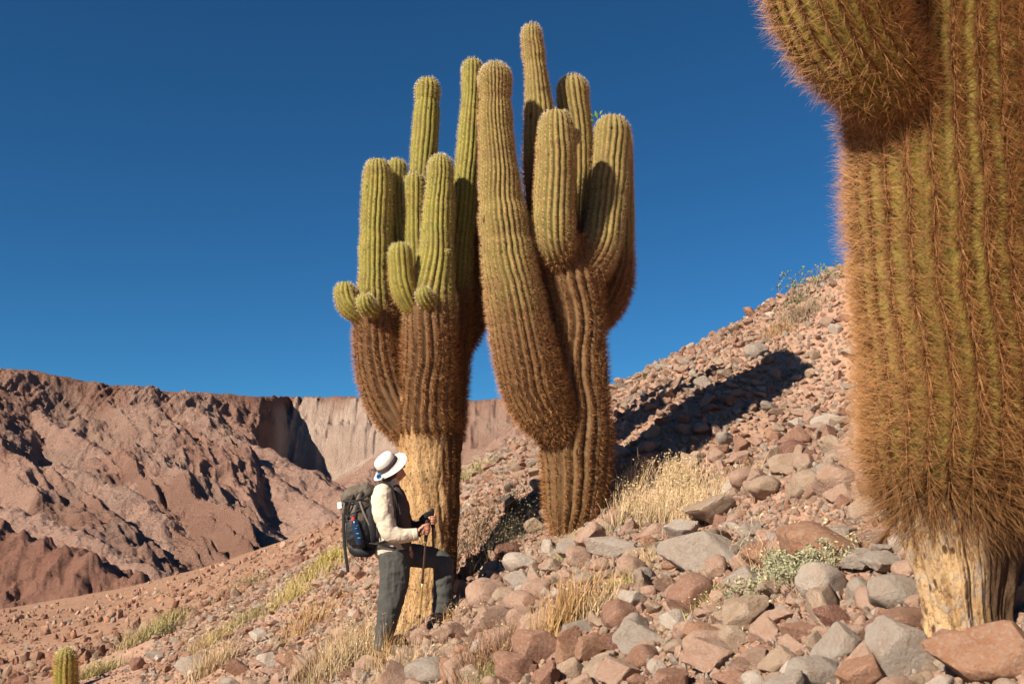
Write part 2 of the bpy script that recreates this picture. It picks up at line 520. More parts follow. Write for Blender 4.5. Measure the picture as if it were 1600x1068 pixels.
# ------------------------------------------------------------------ the canyon and the mesa beyond
def build_canyon():
    uu = np.linspace(-260, 960, 780)
    tt = np.concatenate([np.linspace(0, 0.12, 20, endpoint=False), np.linspace(0.12, 1.0, 320), np.linspace(1.02, 1.6, 14)])
    rimv = np.interp(uu, [-420, -200, 0, 60, 120, 200, 300, 430, 570, 700, 790, 900, 1150], [568, 570, 573, 579, 593, 607, 614, 621, 625, 622, 628, 640, 650])
    rimD = np.interp(uu, [-420, 0, 300, 410, 455, 480, 620, 700, 800, 1150], [860, 880, 960, 1000, 1110, 1115, 1050, 1010, 960, 900])
    botD = np.interp(uu, [-420, 0, 300, 450, 700, 1150], [330, 330, 360, 400, 430, 450])
    T, Ug = np.meshgrid(tt, uu, indexing='ij')
    D1 = rimD[None, :]; D0 = botD[None, :]
    D = D0 + (D1 - D0) * T
    s = (Ug - 800) / F
    X = s * D / CP; Y = D
    zr = ((790 - rimv) / F * 1.0)[None, :] * D1 / CP
    zb = np.full_like(D0, -62.0)
    cliffw = np.interp(uu, [-420, 0, 300, 400, 460, 620, 720, 800, 1150], [0.06, 0.06, 0.08, 0.10, 0.42, 0.42, 0.28, 0.18, 0.18])[None, :]
    cw = sstep(0.08, 0.2, cliffw)
    Tj = T + cw * (0.018 * (ridged(X / 38, Y / 300, o=3, seed=95, gain=.55) - .72) + 0.012 * fbm(X / 11, Y / 60, o=3, seed=96)) 
    lower = 0.62 * sstep(0.895, 0.935, Tj) + 0.06 * sstep(.935, .955, Tj) + 0.32 * sstep(0.955, 0.985, Tj + 0.008 * fbm(X / 7, Y / 50, o=2, seed=97))
    g = (1 - cliffw) * np.clip(T / 0.965, 0, 1) ** 1.12 + cliffw * (lower * cw + sstep(0.90, 0.985, T) * (1 - cw))
    g = np.minimum(g, 1)
    Z = zb + (zr - zb) * g
    on = sstep(1.03, 0.985, T) ; below = sstep(0.0, 0.15, T)
    # gullies: run downhill towards the right and the viewer
    a = (0.80 * X + 0.60 * Y); b = (-0.60 * X + 0.80 * Y)
    wx = a + 30 * fbm(X / 170, Y / 170, o=3, seed=40); 
    rg = ridged(wx / 95, b / 420, o=3, seed=50, gain=.45)
    rg2 = ridged(wx / 36 + 3, b / 120, o=4, seed=60, gain=.55)
    leftm = sstep(470, 400, Ug)
    rough = sstep(-0.15, 0.25, fbm(X / 240, Y / 240, o=3, seed=71))
    topk = 0.25 + 0.75 * sstep(0.98, 0.80, T)
    Z = Z + on * below * topk * ((rg - 0.78) * 46 * (0.5 + 0.5 * leftm) + (rg2 - 0.74) * (7 + 17 * rough))
    Z = Z + on * below * 7 * fbm(X / 26, Y / 26, o=5, seed=80, gain=.62)
    rg3 = ridged(wx / 15, b / 70, o=3, seed=65, gain=.5)
    Z = Z + on * below * topk * (rg3 - .75) * (4 + 9 * sstep(-.1, .3, fbm(X / 150 + 9, Y / 150, o=3, seed=66)))
    # cliff band under the rim with buttresses
    butt = ridged(X / 34, Y / 150, o=4, seed=90, gain=.6)
    Z = Z + (butt - .82) * 26 * sstep(0.86, 0.93, T) * sstep(1.0, 0.965, T)
    Z = np.minimum(Z, zr + 0.0 * Z)
    # mesa top uneven by a few metres
    Z = Z + 2.6 * fbm(X / 22, Y / 50, o=4, seed=91, gain=.6) * sstep(0.95, 1.0, T)
    # spurs: sharp talus ridges with evenly raking sides
    spurs = [
        ([(-200, 770, 440), (-60, 800, 425), (0, 822, 410), (60, 838, 400), (130, 866, 385), (250, 908, 362), (380, 950, 340)], 0.62, 26, 8),
        ([(-60, 770, 560), (20, 790, 545), (90, 815, 530), (170, 852, 505), (262, 900, 470), (300, 925, 455)], 0.60, 10, 1),
        ([(90, 720, 690), (150, 742, 660), (205, 765, 640), (245, 800, 610), (262, 850, 575), (272, 905, 530)], 0.58, 8, 2),
        ([(230, 705, 760), (300, 745, 710), (350, 785, 665), (425, 838, 600), (470, 880, 560)], 0.58, 10, 3),
        ([(380, 700, 840), (420, 742, 780), (480, 780, 720), (560, 825, 640)], 0.58, 9, 4),
        ([(60, 640, 800), (140, 690, 740), (215, 745, 690), (240, 775, 660)], 0.66, 14, 5),
        ([(300, 640, 900), (380, 690, 850), (450, 715, 830), (520, 760, 790), (600, 800, 740)], 0.55, 12, 6),
        ([(640, 680, 1000), (590, 720, 930), (560, 760, 860), (610, 800, 760)], 0.5, 9, 7),
        ([(820, 655, 850), (770, 700, 800), (700, 740, 740)], 0.62, 12, 7),
    ]
    who = np.zeros_like(Z)
    for pts, k, amp, sd in spurs:
        q = [P(*p_) for p_ in pts]
        best = np.full(Z.shape, -1e9)
        for p0, p1 in zip(q[:-1], q[1:]):
            dx, dy = p1.x - p0.x, p1.y - p0.y
            L2 = dx * dx + dy * dy
            t = np.clip(((X - p0.x) * dx + (Y - p0.y) * dy) / L2, 0, 1)
            d = np.hypot(X - p0.x - t * dx, Y - p0.y - t * dy)
            zz = (p0.z - ZC) * (1 - t) + (p1.z - ZC) * t
            side = (X - p0.x) * dy - (Y - p0.y) * dx
            best = np.maximum(best, zz - k * np.sqrt(d * d + 9) + 1.8)
        nz = (ridged(X / (30 if sd < 8 else 24) + sd, Y / 46, o=4, seed=100 + sd, gain=.55) - .75) * amp * 0.6 + 3.0 * fbm(X / 12, Y / 12, o=4, seed=130 + sd, gain=.6)
        best = best + nz
        best = np.minimum(best, zr - 14)
        m = best > Z
        Z = np.where(m, best, Z); who = np.where(m, sd, who)
    # fine relief everywhere below the rim
    Z = Z + on * 1.6 * fbm(X / 5.5, Y / 5.5, o=3, seed=150, gain=.6)
    V = np.stack([X, Y, Z + ZC], -1).reshape(-1, 3)
    # rock colours by stratum and slope
    red = np.array([0.58, 0.35, 0.27]); dark = np.array([0.42, 0.245, 0.185]); cream = np.array([0.86, 0.69, 0.58]); pink = np.array([0.72, 0.48, 0.385]); grey = np.array([0.43, 0.33, 0.29])
    col = np.ones(Z.shape + (3,)) * red
    def mixc(m, c):
        nonlocal col
        col = col * (1 - m[..., None]) + c * m[..., None]
    low = sstep(0.62, 0.35, T + 0.10 * fbm(X / 120, Y / 120, o=3, seed=160))
    mixc(0.9 * low, pink)
    mixc(np.isin(who, [1, 2, 3, 4, 5, 6, 7]) * 0.75, pink)
    mixc(0.8 * sstep(0.0, 0.25, fbm(X / 80, Y / 200, o=4, seed=170)) * (who == 0), dark)
    mixc((who == 8) * 0.8, np.array([0.40, 0.20, 0.145]))
    gm = sstep(0.05, 0.3, fbm(X / 90 + 5, Y / 90, o=4, seed=180)) * sstep(330, 100, Ug) * sstep(.2, .35, T) * sstep(.8, .6, T)
    mixc(0.7 * gm, grey)
    cl = sstep(425, 445, Ug) * sstep(0.80, 0.86, T + 0.03 * fbm(X / 60, Y / 60, o=3, seed=190)) * sstep(0.985, 0.965, T) * sstep(760, 640, Ug)
    mixc(0.9 * cl, cream)
    wall = sstep(430, 480, Ug) * sstep(.55, .8, T) * (who == 0)
    mixc(0.55 * wall * (1 - cl), np.array([0.56, 0.37, 0.29]))
    strip = sstep(0.12, 0.3, fbm(a / 40, b / 240, o=4, seed=200, gain=.6)) * (who == 0) * sstep(1, .95, T)
    mixc(0.45 * strip, np.array([0.60, 0.44, 0.36]))
    mixc(0.5 * sstep(.975, 1.0, T), np.array([0.33, 0.165, 0.115]))
    me = mesh_np('canyon', V, grid_faces(len(tt), len(uu))[:, ::-1], True, {'col': col.reshape(-1, 3)})
    o = link('canyon_wall', me, M_canyon); o['kind'] = 'structure'
build_canyon()

# a wide plain far below and beyond so that the land reaches the horizon
def build_plain():
    rr = np.array([240, 400, 800, 1600, 3500, 9000, 15000]); th = np.linspace(-math.pi, math.pi, 97)
    R, T = np.meshgrid(rr, th, indexing='ij')
    Z = np.full_like(R, -75.0) + ZC
    me = mesh_np('plain', np.stack([R * np.sin(T), R * np.cos(T), Z], -1).reshape(-1, 3), grid_faces(len(rr), len(th))[:, ::-1])
    o = link('desert_plain', me, M_slope); o['kind'] = 'structure'
build_plain()
# ------------------------------------------------------------------ cacti
SPC = []
def crom(pts, n=14):
    """Catmull-Rom through rows of numbers"""
    p = np.asarray(pts, float)
    p = np.concatenate([[2 * p[0] - p[1]], p, [2 * p[-1] - p[-2]]])
    out = []
    t = np.linspace(0, 1, n, endpoint=False)[:, None]
    for i in range(1, len(p) - 2):
        a, b, c, d = p[i - 1:i + 3]
        out.append(0.5 * ((2 * b) + (c - a) * t + (2 * a - 5 * b + 4 * c - d) * t ** 2 + (3 * b - a - 3 * c + d) * t ** 3))
    out.append(p[-2:-1])
    return np.concatenate(out)

def axis_path(px, D):
    """rows (u, v, radius px[, depth offset]) -> dense centre line xyz + radius (m); the last row is the tip"""
    rows = []
    for q in px:
        d = D + (q[3] if len(q) > 3 else 0)
        p = P(q[0], q[1], d)
        rows.append((p.x, p.y, p.z, (q[2]) * pm(q[1], d)))
    rows[-1] = (*rows[-1][:3], rows[-2][3])
    return crom(rows, 16)

def frames(c):
    t = np.gradient(c, axis=0); t /= np.linalg.norm(t, axis=1)[:, None]
    n = np.zeros_like(t)
    ref = np.array([0.3, -0.95, 0.05]); ref -= t[0] * (ref @ t[0]); n[0] = ref / np.linalg.norm(ref)
    for i in range(1, len(t)):
        v = n[i - 1] - t[i] * (n[i - 1] @ t[i]); n[i] = v / np.linalg.norm(v)
    return t, n, np.cross(t, n)

def spine_mesh(name, root, dirs, length, rad, col0, col1, bend=None, two=False):
    """thin three-sided tapering needles, all in one mesh"""
    n = len(root)
    d = dirs / np.linalg.norm(dirs, axis=1)[:, None]
    ref = np.where(np.abs(d[:, 2:3]) > 0.9, [[1.0, 0, 0]], [[0, 0, 1.0]])
    s = np.cross(d, ref); s /= np.linalg.norm(s, axis=1)[:, None]; q = np.cross(d, s)
    ring = [root + rad[:, None] * (s * math.cos(a) + q * math.sin(a)) for a in (0, 2.094, 4.189)]
    tip = root + d * length[:, None] + (bend if bend is not None else 0)
    b = np.arange(n)
    if two:
        mid0 = root + d * length[:, None] * 0.55 + (bend * 0.22 if bend is not None else 0)
        ring2 = [mid0 + 0.72 * rad[:, None] * (s * math.cos(a) + q * math.sin(a)) for a in (0, 2.094, 4.189)]
        V = np.concatenate(ring + ring2 + [tip])
        F4 = np.concatenate([np.stack([b + k * n, b + ((k + 1) % 3) * n, b + (3 + (k + 1) % 3) * n, b + (3 + k) * n], -1) for k in range(3)])
        F3 = np.concatenate([np.stack([b + (3 + k) * n, b + (3 + (k + 1) % 3) * n, b + 6 * n], -1) for k in range(3)])
        col = np.concatenate([col0] * 3 + [(col0 + col1) / 2] * 3 + [col1])
        return mesh_np(name, V, [F4, F3], False, {'col': col})
    V = np.concatenate(ring + [tip])
    F3 = np.concatenate([np.stack([b + k * n, b + ((k + 1) % 3) * n, b + 3 * n], -1) for k in range(3)])
    return mesh_np(name, V, F3, False, {'col': np.concatenate([col0] * 3 + [col1])})

BROWN_S = np.array([0.26, 0.11, 0.042]); ORANGE_S = np.array([0.52, 0.27, 0.10]); PALE_S = np.array([0.70, 0.55, 0.30]); WOOL_S = np.array([0.78, 0.68, 0.48])

def cactus_arm(parent, name, px, D, nrib, mat, vb, vw=60, tip=True, bottom=False, depth=0.10, dips=(), sp=None, ring=0.022, bark_v=None, seed=0, label=None, lump=0.045, old=1.0, plate=0.5):
    """vb: photo height where brown old growth turns to green; sp: spine settings or None"""
    sp = sp or {}
    r_ = np.random.default_rng(seed + 100)
    c4 = axis_path(px, D)
    seg = np.linalg.norm(np.diff(c4[:, :3], axis=0), axis=1)
    s = np.concatenate([[0], np.cumsum(seg)]); L = s[-1]
    n = max(8, int(L / ring))
    ss = np.linspace(0, L, n)
    if tip:      # finer rings in the dome
        h = min(c4[-1, 3] * 1.15, L * 0.6)
        ss = np.concatenate([np.linspace(0, L - h, max(3, int((L - h) / ring)), endpoint=False), L - h + h * np.sin(np.linspace(0, math.pi / 2, 12))])
    c = np.stack([np.interp(ss, s, c4[:, k]) for k in range(4)], -1)
    cen, rad = c[:, :3], c[:, 3].copy()
    rad = rad * (1 + lump * vnoise(ss * 5.0, np.full_like(ss, seed * 3.1), None, 11) + 0.5 * lump * vnoise(ss * 14, np.full_like(ss, seed * 1.7), None, 12))
    _, vpx, _ = project(cen[:, 0], cen[:, 1], cen[:, 2])
    for (dv, w_, a_) in dips:
        rad *= 1 - a_ * np.exp(-((vpx - dv) / w_) ** 2)
    rbody = rad.copy()
    if tip:
        k = np.clip((ss - (L - h)) / h, 0, 1); rad = rad * np.sqrt(np.maximum(1 - k ** 2.2, 0.0004))
    if bottom:
        hb = rad[0] * 1.0 + 0.03; k = np.clip((hb - ss) / hb, 0, 1); rad = rad * np.sqrt(np.maximum(1 - k ** 2.2, 0.02))
    t, nn, bb = frames(cen)
    per = 6; m = nrib * per
    ph = np.linspace(0, 2 * math.pi, m, endpoint=False)[None, :]
    wob = 0.10 * vnoise(ss * 2.2, np.full_like(ss, seed * 5.0), None, 15)[:, None] + 0.02 * vnoise(ss * 11, np.full_like(ss, seed), None, 16)[:, None]
    q = np.abs(np.cos(nrib * ph / 2 + 0 * ss[:, None]))            # 1 on a crest
    prof = q ** 0.75
    fl = 1.0
    depthv = depth * np.ones_like(ss)
    if bark_v is not None: depthv = depth * sstep(bark_v + 40, bark_v - 30, vpx) + 0.012
    lumpy = 0.02 * fbm(np.cos(ph) * 2.5 + ss[:, None] * 3, np.sin(ph) * 2.5 + ss[:, None] * 1.3, o=3, seed=seed + 30)
    if bark_v is not None: lumpy = lumpy + 0.12 * sstep(bark_v - 20, bark_v + 30, vpx)[:, None] * fbm(np.cos(ph) * 4 + ss[:, None] * 1.2, np.sin(ph) * 4 + ss[:, None] * 1.8, o=5, seed=seed + 31, gain=.6)
    if bark_v is not None:
        pl = fbm(np.cos(ph) * 3.2 + ss[:, None] * .7 + 4, np.sin(ph) * 3.2 + ss[:, None] * .9, o=4, seed=seed + 77, gain=.6)
        lumpy = lumpy + 0.035 * plate * (ridged(ph * 2.6 + .12 * np.sin(ss[:, None] * 9), ss[:, None] * 1.6, o=4, seed=seed + 79, gain=.55) - .75)
        lumpy = lumpy + 0.05 * plate * (sstep(-.03, .05, pl) + sstep(.16, .22, pl) - .6) * sstep(bark_v - 20, bark_v + 40, vpx)[:, None]
    R = rad[:, None] * (1 - depthv[:, None] * (1 - prof) + lumpy)
    dirv = nn[:, None, :] * np.cos(ph + wob)[..., None] + bb[:, None, :] * np.sin(ph + wob)[..., None]
    V = cen[:, None, :] + dirv * R[..., None]
    green = sstep(vb + vw, vb - vw, vpx)
    age = (1 - green) * old
    if bark_v is not None: age = age * 0 
    nf = fbm(V[..., 0] * 6, V[..., 2] * 3, V[..., 1] * 6, 3, seed + 60)
    age_shade_v = np.clip(age[:, None] + 0.15 * nf, 0, 1)
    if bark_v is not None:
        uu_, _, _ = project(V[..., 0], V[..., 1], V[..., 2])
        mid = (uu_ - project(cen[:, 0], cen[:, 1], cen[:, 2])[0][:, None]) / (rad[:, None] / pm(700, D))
        age_shade_v = np.clip(0.15 + 0.75 * sstep(0.35, 0.9, mid + 0.35 * nf) , 0, 1)  # bark: right side away from the sun darkened, shade put into colour
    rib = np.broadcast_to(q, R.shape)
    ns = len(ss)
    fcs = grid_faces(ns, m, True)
    me = mesh_np(name, V.reshape(-1, 3), fcs, True, {'age': age_shade_v.ravel(), 'rib': (rib if bark_v is None else rib * 0).ravel()})
    o = link(name, me, mat, parent)
    if label: o['label'] = label
    # spines from the areoles on the rib crests
    if sp.get('none'): return o
    step = sp.get('step', 0.028); per_a = sp.get('per', 7)
    sa = np.arange(step * 0.5, L - 0.004, step)
    idx = np.arange(nrib) * 2 * math.pi / nrib
    SA, IA = np.meshgrid(sa, idx, indexing='ij')
    SA = SA + r_.uniform(-.3, .3, SA.shape) * step
    SA = np.clip(SA.ravel(), 0, L); IA = IA.ravel()
    if tip:      # thin out areoles on the shrinking dome
        rr0 = np.interp(SA, ss, rad) / np.interp(SA, ss, rbody)
        keep = r_.uniform(0, 1, len(SA)) < np.clip(rr0 * 1.2, 0.15, 1); SA, IA = SA[keep], IA[keep]
    SA = np.repeat(SA, per_a); IA = np.repeat(IA, per_a)
    def at(arr): return np.stack([np.interp(SA, ss, arr[:, k]) for k in range(3)], -1)
    cc, tt_, n1, b1 = at(cen), at(t), at(nn), at(bb)
    rr = np.interp(SA, ss, rad); wo = np.interp(SA, ss, wob[:, 0]); gr = np.interp(SA, ss, green); vp = np.interp(SA, ss, vpx)
    an = IA + wo
    dn = n1 * np.cos(an)[:, None] + b1 * np.sin(an)[:, None]
    sd = np.cross(tt_, dn)
    slope = np.clip(-np.interp(SA, ss, np.gradient(rad, ss)), -1, 6)
    nrm = dn + tt_ * slope[:, None]; nrm /= np.linalg.norm(nrm, axis=1)[:, None]
    root = cc + dn * (rr * 0.995)[:, None]
    N = len(root)
    fan = r_.normal(0, 1, (N, 2))
    spread = sp.get('spread', 0.75)
    tg = np.cross(sd, nrm)
    d = nrm + sd * (fan[:, :1] * spread) + tg * (fan[:, 1:] * spread * 0.8 - sp.get('droop', 0.15))
    d /= np.linalg.norm(d, axis=1)[:, None]
    d += nrm * np.maximum(0.12 - np.sum(d * nrm, 1), 0)[:, None]
    L0, L1 = sp.get('len', (0.026, 0.052))
    ln = (L0 * gr + L1 * (1 - gr)) * r_.uniform(0.3, 1.3, N)
    rd = (sp.get('rad', (0.0011, 0.0014))[0] * gr + sp.get('rad', (0.0011, 0.0014))[1] * (1 - gr)) * r_.uniform(0.7, 1.2, N)
    mixb = r_.uniform(0, 1, N)[:, None]
    mb2 = mixb ** sp.get('dark', 1.5)
    cb = BROWN_S * .85 * (1 - mb2) + ORANGE_S * mb2
    cg = PALE_S * (0.55 + 0.6 * mixb)
    if 'tan' in sp: cg = cg * (1 - sp['tan']) + (np.array([.98, .95, .95]) * ORANGE_S * sp.get('tk', 1.1)) * sp['tan']
    col = cb * (1 - gr[:, None]) + cg * gr[:, None]
    if tip:
        top = sstep(sp.get('wool', 0.28), 0.0, L - SA)[:, None] * gr[:, None] * (1.0 if sp.get('wool', 1) > 0 else 0.0)
        col = col * (1 - top) + WOOL_S * (0.8 + 0.3 * mixb) * top
    keep = np.ones(N, bool)
    thin = sp.get('thin', 0.55)      # part of the spines worn away on the green growth
    keep &= r_.uniform(0, 1, N) < (1 - gr * (1 - thin) * (sstep(0.1, 0.4, L - SA) if tip else 1))
    if 'drop' in sp: keep &= ~sp['drop'](root, vp)
    if sp.get('zmin') is not None: keep &= vp < sp['zmin'] + r_.normal(0, 6, N)
    if 'hang' in sp:
        hg = sstep(sp['hang'] - 130, sp['hang'] + 10, vp)
        d = d * (1 - 0.5 * hg[:, None]) + np.array([0, 0, -1.0]) * (0.55 * hg * r_.uniform(.5, 1.3, N))[:, None] + dn * (0.25 * hg)[:, None]
        ln = ln * (1 + 0.25 * hg); col = col * (1 - 0.45 * hg[:, None])
    bend = None
    if sp.get('two'):
        bend = np.stack([r_.normal(0, .09, N), r_.normal(0, .09, N), r_.normal(-.08, .09, N)], -1) * ln[:, None]
        bend = bend[keep]
    me = spine_mesh('spines', root[keep], d[keep], ln[keep], rd[keep], col[keep] * sp.get('rootk', 0.8), np.minimum(col[keep] * 1.25, 1), bend, sp.get('two', False))
    link('spines', me, M_spine, o, 'stuff')
    SPC.append(len(me.polygons) * 2)
    return o

def base_of(u, v, D):
    p = P(u, v, D); return Vector((p.x, p.y, float(H(p.x, p.y))))

def build_left_cactus():
    D = 9.4
    root = empty('cardon_cactus', base_of(668, 955, D), 'tall candelabra cactus with bare golden trunk behind the hiker', 'cactus', 'giant cacti on the scree slope')
    g = dict(step=0.028, per=15, len=(0.030, 0.066), rad=(0.0012, 0.0022))
    def a(name, px, nrib, vb, seed, **k):
        sp = dict(g); sp.update(k.pop('sp', {}))
        return cactus_arm(root, name, px, D, nrib, M_cac1, vb, seed=seed, sp=sp, **k)
    # bare lower trunk, with worn spines on its shaded side
    def dropf(rt, vp):
        u, v, d = project(rt[:, 0], rt[:, 1], rt[:, 2])
        return ((u < 692 + 8 * vnoise(v / 30, u * 0, None, 3)) & (v > 668 + 12 * vnoise(u / 9, v * 0, None, 4))) | (v > 880)
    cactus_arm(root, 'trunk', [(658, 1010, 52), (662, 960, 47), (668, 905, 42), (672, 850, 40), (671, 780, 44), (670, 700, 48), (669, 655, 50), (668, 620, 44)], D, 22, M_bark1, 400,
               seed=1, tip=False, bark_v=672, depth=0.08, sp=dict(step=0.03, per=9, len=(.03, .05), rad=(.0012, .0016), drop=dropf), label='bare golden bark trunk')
    a('arm', [(664, 690, 26), (640, 668, 32), (614, 632, 36), (597, 580, 37), (589, 520, 35), (586, 470, 29), (586, 430, 26), (588, 360, 25.5), (590, 290, 23), (590, 248, 20)], 20, 475, 2,
      sp=dict(drop=lambda rt, vp: (lambda q: (q[0] > 596 + (q[1] - 600) * 0.15) & (q[1] > 598 + 8 * np.sin(q[0])) & (q[1] < 668))(project(rt[:, 0], rt[:, 1], rt[:, 2]))))
    a('arm', [(671, 700, 30, -.03), (670, 682, 40, -.04), (669, 655, 45, -.06), (670, 600, 43, -.10), (671, 520, 41, -.12), (675, 465, 37, -.1), (681, 400, 29, -.1), (686, 330, 24.5, -.1), (688, 275, 20.5, -.1), (688, 242, 18, -.1)], 20, 478, 3, bottom=True)
    a('arm', [(640, 600, 18, .22), (632, 520, 20, .22), (626, 430, 20, .22), (622, 340, 18, .22), (620, 282, 16, .22), (620, 248, 14, .22)], 15, 480, 4)
    a('arm', [(655, 560, 18, .1), (652, 480, 18, .1), (648, 400, 17.5, .1), (648, 320, 17, .1), (648, 270, 15, .1)], 14, 460, 5)
    a('arm', [(688, 600, 26, .38), (676, 480, 22, .4), (662, 380, 21, .4), (659, 290, 20, .4), (664, 220, 20.5, .4), (668, 150, 19, .4), (667, 122, 17, .4)], 16, 560, 6, dips=[(158, 5, .12)], sp=dict(thin=.35))
    a('arm', [(696, 690, 26, .22), (702, 600, 28, .22), (708, 500, 26, .22), (716, 400, 22, .22), (724, 320, 20, .22), (732, 240, 19, .22), (736, 170, 16.5, .22), (738, 120, 16, .22), (738, 92, 15, .22)], 16, 440, 7, dips=[(150, 10, .06)], sp=dict(thin=.4))
    a('arm', [(702, 560, 20, .4), (722, 530, 23, .42), (738, 490, 23, .45), (748, 430, 20, .45), (752, 360, 18, .45), (753, 300, 16, .45)], 15, 360, 8)
    pup = dict(step=0.022, per=9, len=(0.030, 0.034), rad=(0.0011, 0.0013), thin=0.8, tan=0.75)
    a('offshoot', [(582, 502, 8, -.05), (562, 492, 14, -.1), (547, 478, 19, -.12), (540, 460, 18, -.12), (539, 440, 15, -.12)], 14, 540, 9, sp=pup, ring=.012)
    a('offshoot', [(590, 488, 8, -.2), (580, 484, 13, -.25), (572, 476, 15, -.3), (569, 458, 12, -.33)], 13, 540, 10, sp=pup, ring=.01)
    a('offshoot', [(654, 490, 9, -.2), (640, 476, 16, -.22), (630, 450, 20, -.24), (626, 415, 19, -.24), (625, 378, 15, -.24)], 14, 540, 11, sp=pup, ring=.014)
    a('offshoot', [(676, 478, 8, -.22), (668, 472, 13, -.32), (663, 463, 14, -.36), (660, 448, 10, -.38)], 12, 540, 12, sp=pup, ring=.01)
    a('offshoot', [(702, 402, 3, -.12), (699, 396, 6, -.2), (698, 388, 5, -.22)], 10, 540, 13, sp=dict(pup, len=(.018, .02)), ring=.008)

def build_mid_cactus():
    D = 9.4
    root = empty('cardon_cactus', base_of(892, 842, D), 'tallest candelabra cactus with spiny ribbed trunk casting a long shadow up the slope', 'cactus', 'giant cacti on the scree slope')
    g = dict(step=0.029, per=15, len=(0.032, 0.070), rad=(0.0013, 0.0023), thin=0.75, tan=0.5)
    def a(name, px, nrib, vb, seed, **k):
        sp = dict(g); sp.update(k.pop('sp', {}))
        return cactus_arm(root, name, px, D, nrib, M_cac2, vb, seed=seed, sp=sp, **k)
    a('trunk', [(884, 880, 22), (888, 840, 26), (896, 800, 44), (901, 755, 53), (900, 700, 56), (902, 640, 51), (903, 570, 44), (901, 500, 43), (893, 440, 45), (880, 400, 38), (876, 375, 26)], 19, 300, 20, tip=False, depth=0.13, sp=dict(step=.032, per=10))
    a('arm', [(892, 672, 30, -.1), (862, 655, 40, -.2), (838, 612, 47, -.25), (820, 550, 48, -.28), (806, 480, 45, -.28), (794, 400, 41, -.28), (784, 320, 35, -.28), (777, 240, 29, -.28), (774, 180, 26, -.28), (774, 140, 25, -.28), (773, 98, 22, -.28)], 27, 470, 21,
      vw=160, dips=[(158, 6, .08)], sp=dict(thin=.75))
    a('arm', [(872, 480, 24, .25), (858, 420, 24, .22), (849, 330, 25, .17), (843, 240, 25, .14), (843, 180, 23, .12), (839, 130, 18.5, .1), (834, 85, 17, .1), (831, 60, 16.5, .1), (831, 38, 14, .1)], 17, 250, 22, vw=120, dips=[(98, 6, .10), (150, 6, .06)], sp=dict(tan=.6, thin=.5))
    a('arm', [(880, 412, 22, -.1), (868, 388, 30, -.24), (865, 345, 33, -.26), (866, 290, 32, -.26), (869, 235, 30, -.26), (869, 200, 28, -.26), (868, 172, 24, -.26)], 20, 385, 23, bottom=True, sp=dict(thin=.9))
    a('offshoot', [(884, 225, 7, -.22), (892, 220, 11, -.2), (898, 212, 11, -.18), (899, 202, 8, -.18)], 12, 300, 24, ring=.01)
    a('arm', [(896, 450, 20, .35), (900, 370, 22, .38), (904, 290, 24, .38), (902, 220, 25, .38), (896, 165, 25, .38), (894, 118, 21, .38)], 18, 330, 25, sp=dict(thin=.8))
    a('arm', [(897, 440, 22, -.05), (920, 425, 26, -.05), (938, 390, 29, .05), (948, 340, 29, .16), (953, 280, 29, .26), (956, 225, 28, .30), (957, 180, 25, .30)], 19, 400, 26, sp=dict(thin=.65, tan=.15))
    a('arm', [(925, 505, 18, .2), (946, 482, 24, .36), (962, 440, 25, .50), (970, 380, 21, .60), (974, 300, 16, .64), (975, 240, 14, .64), (972, 205, 12, .64)], 16, 400, 27, sp=dict(thin=.8))
    # a few small green leaves growing beside the top of the right arm
    V = []; Fc = []
    for k, (u, v, an, ln) in enumerate([(934, 186, 1.9, 14), (930, 190, 2.9, 9), (937, 180, 1.1, 9), (928, 183, 2.4, 8)]):
        p = P(u, v, D + .28); s = pm(v, D)
        ax = Vector((math.cos(an), -.2, math.sin(an))); sdv = Vector((-math.sin(an), .3, math.cos(an)))
        b = len(V); l = ln * s
        V += [p, p + ax * l * .5 + sdv * l * .2, p + ax * l, p + ax * l * .5 - sdv * l * .2, p + ax * l * .5 + Vector((0, -.15 * l, 0))]
        Fc += [(b, b + 1, b + 4), (b + 1, b + 2, b + 4), (b + 2, b + 3, b + 4), (b + 3, b, b + 4)]
    lm = simple('young_leaf', (0.13, 0.22, 0.03), 0.5)
    link('leaf_sprig', mesh_np('leaf_sprig', np.array([list(x) for x in V]), np.array(Fc)), lm, root)

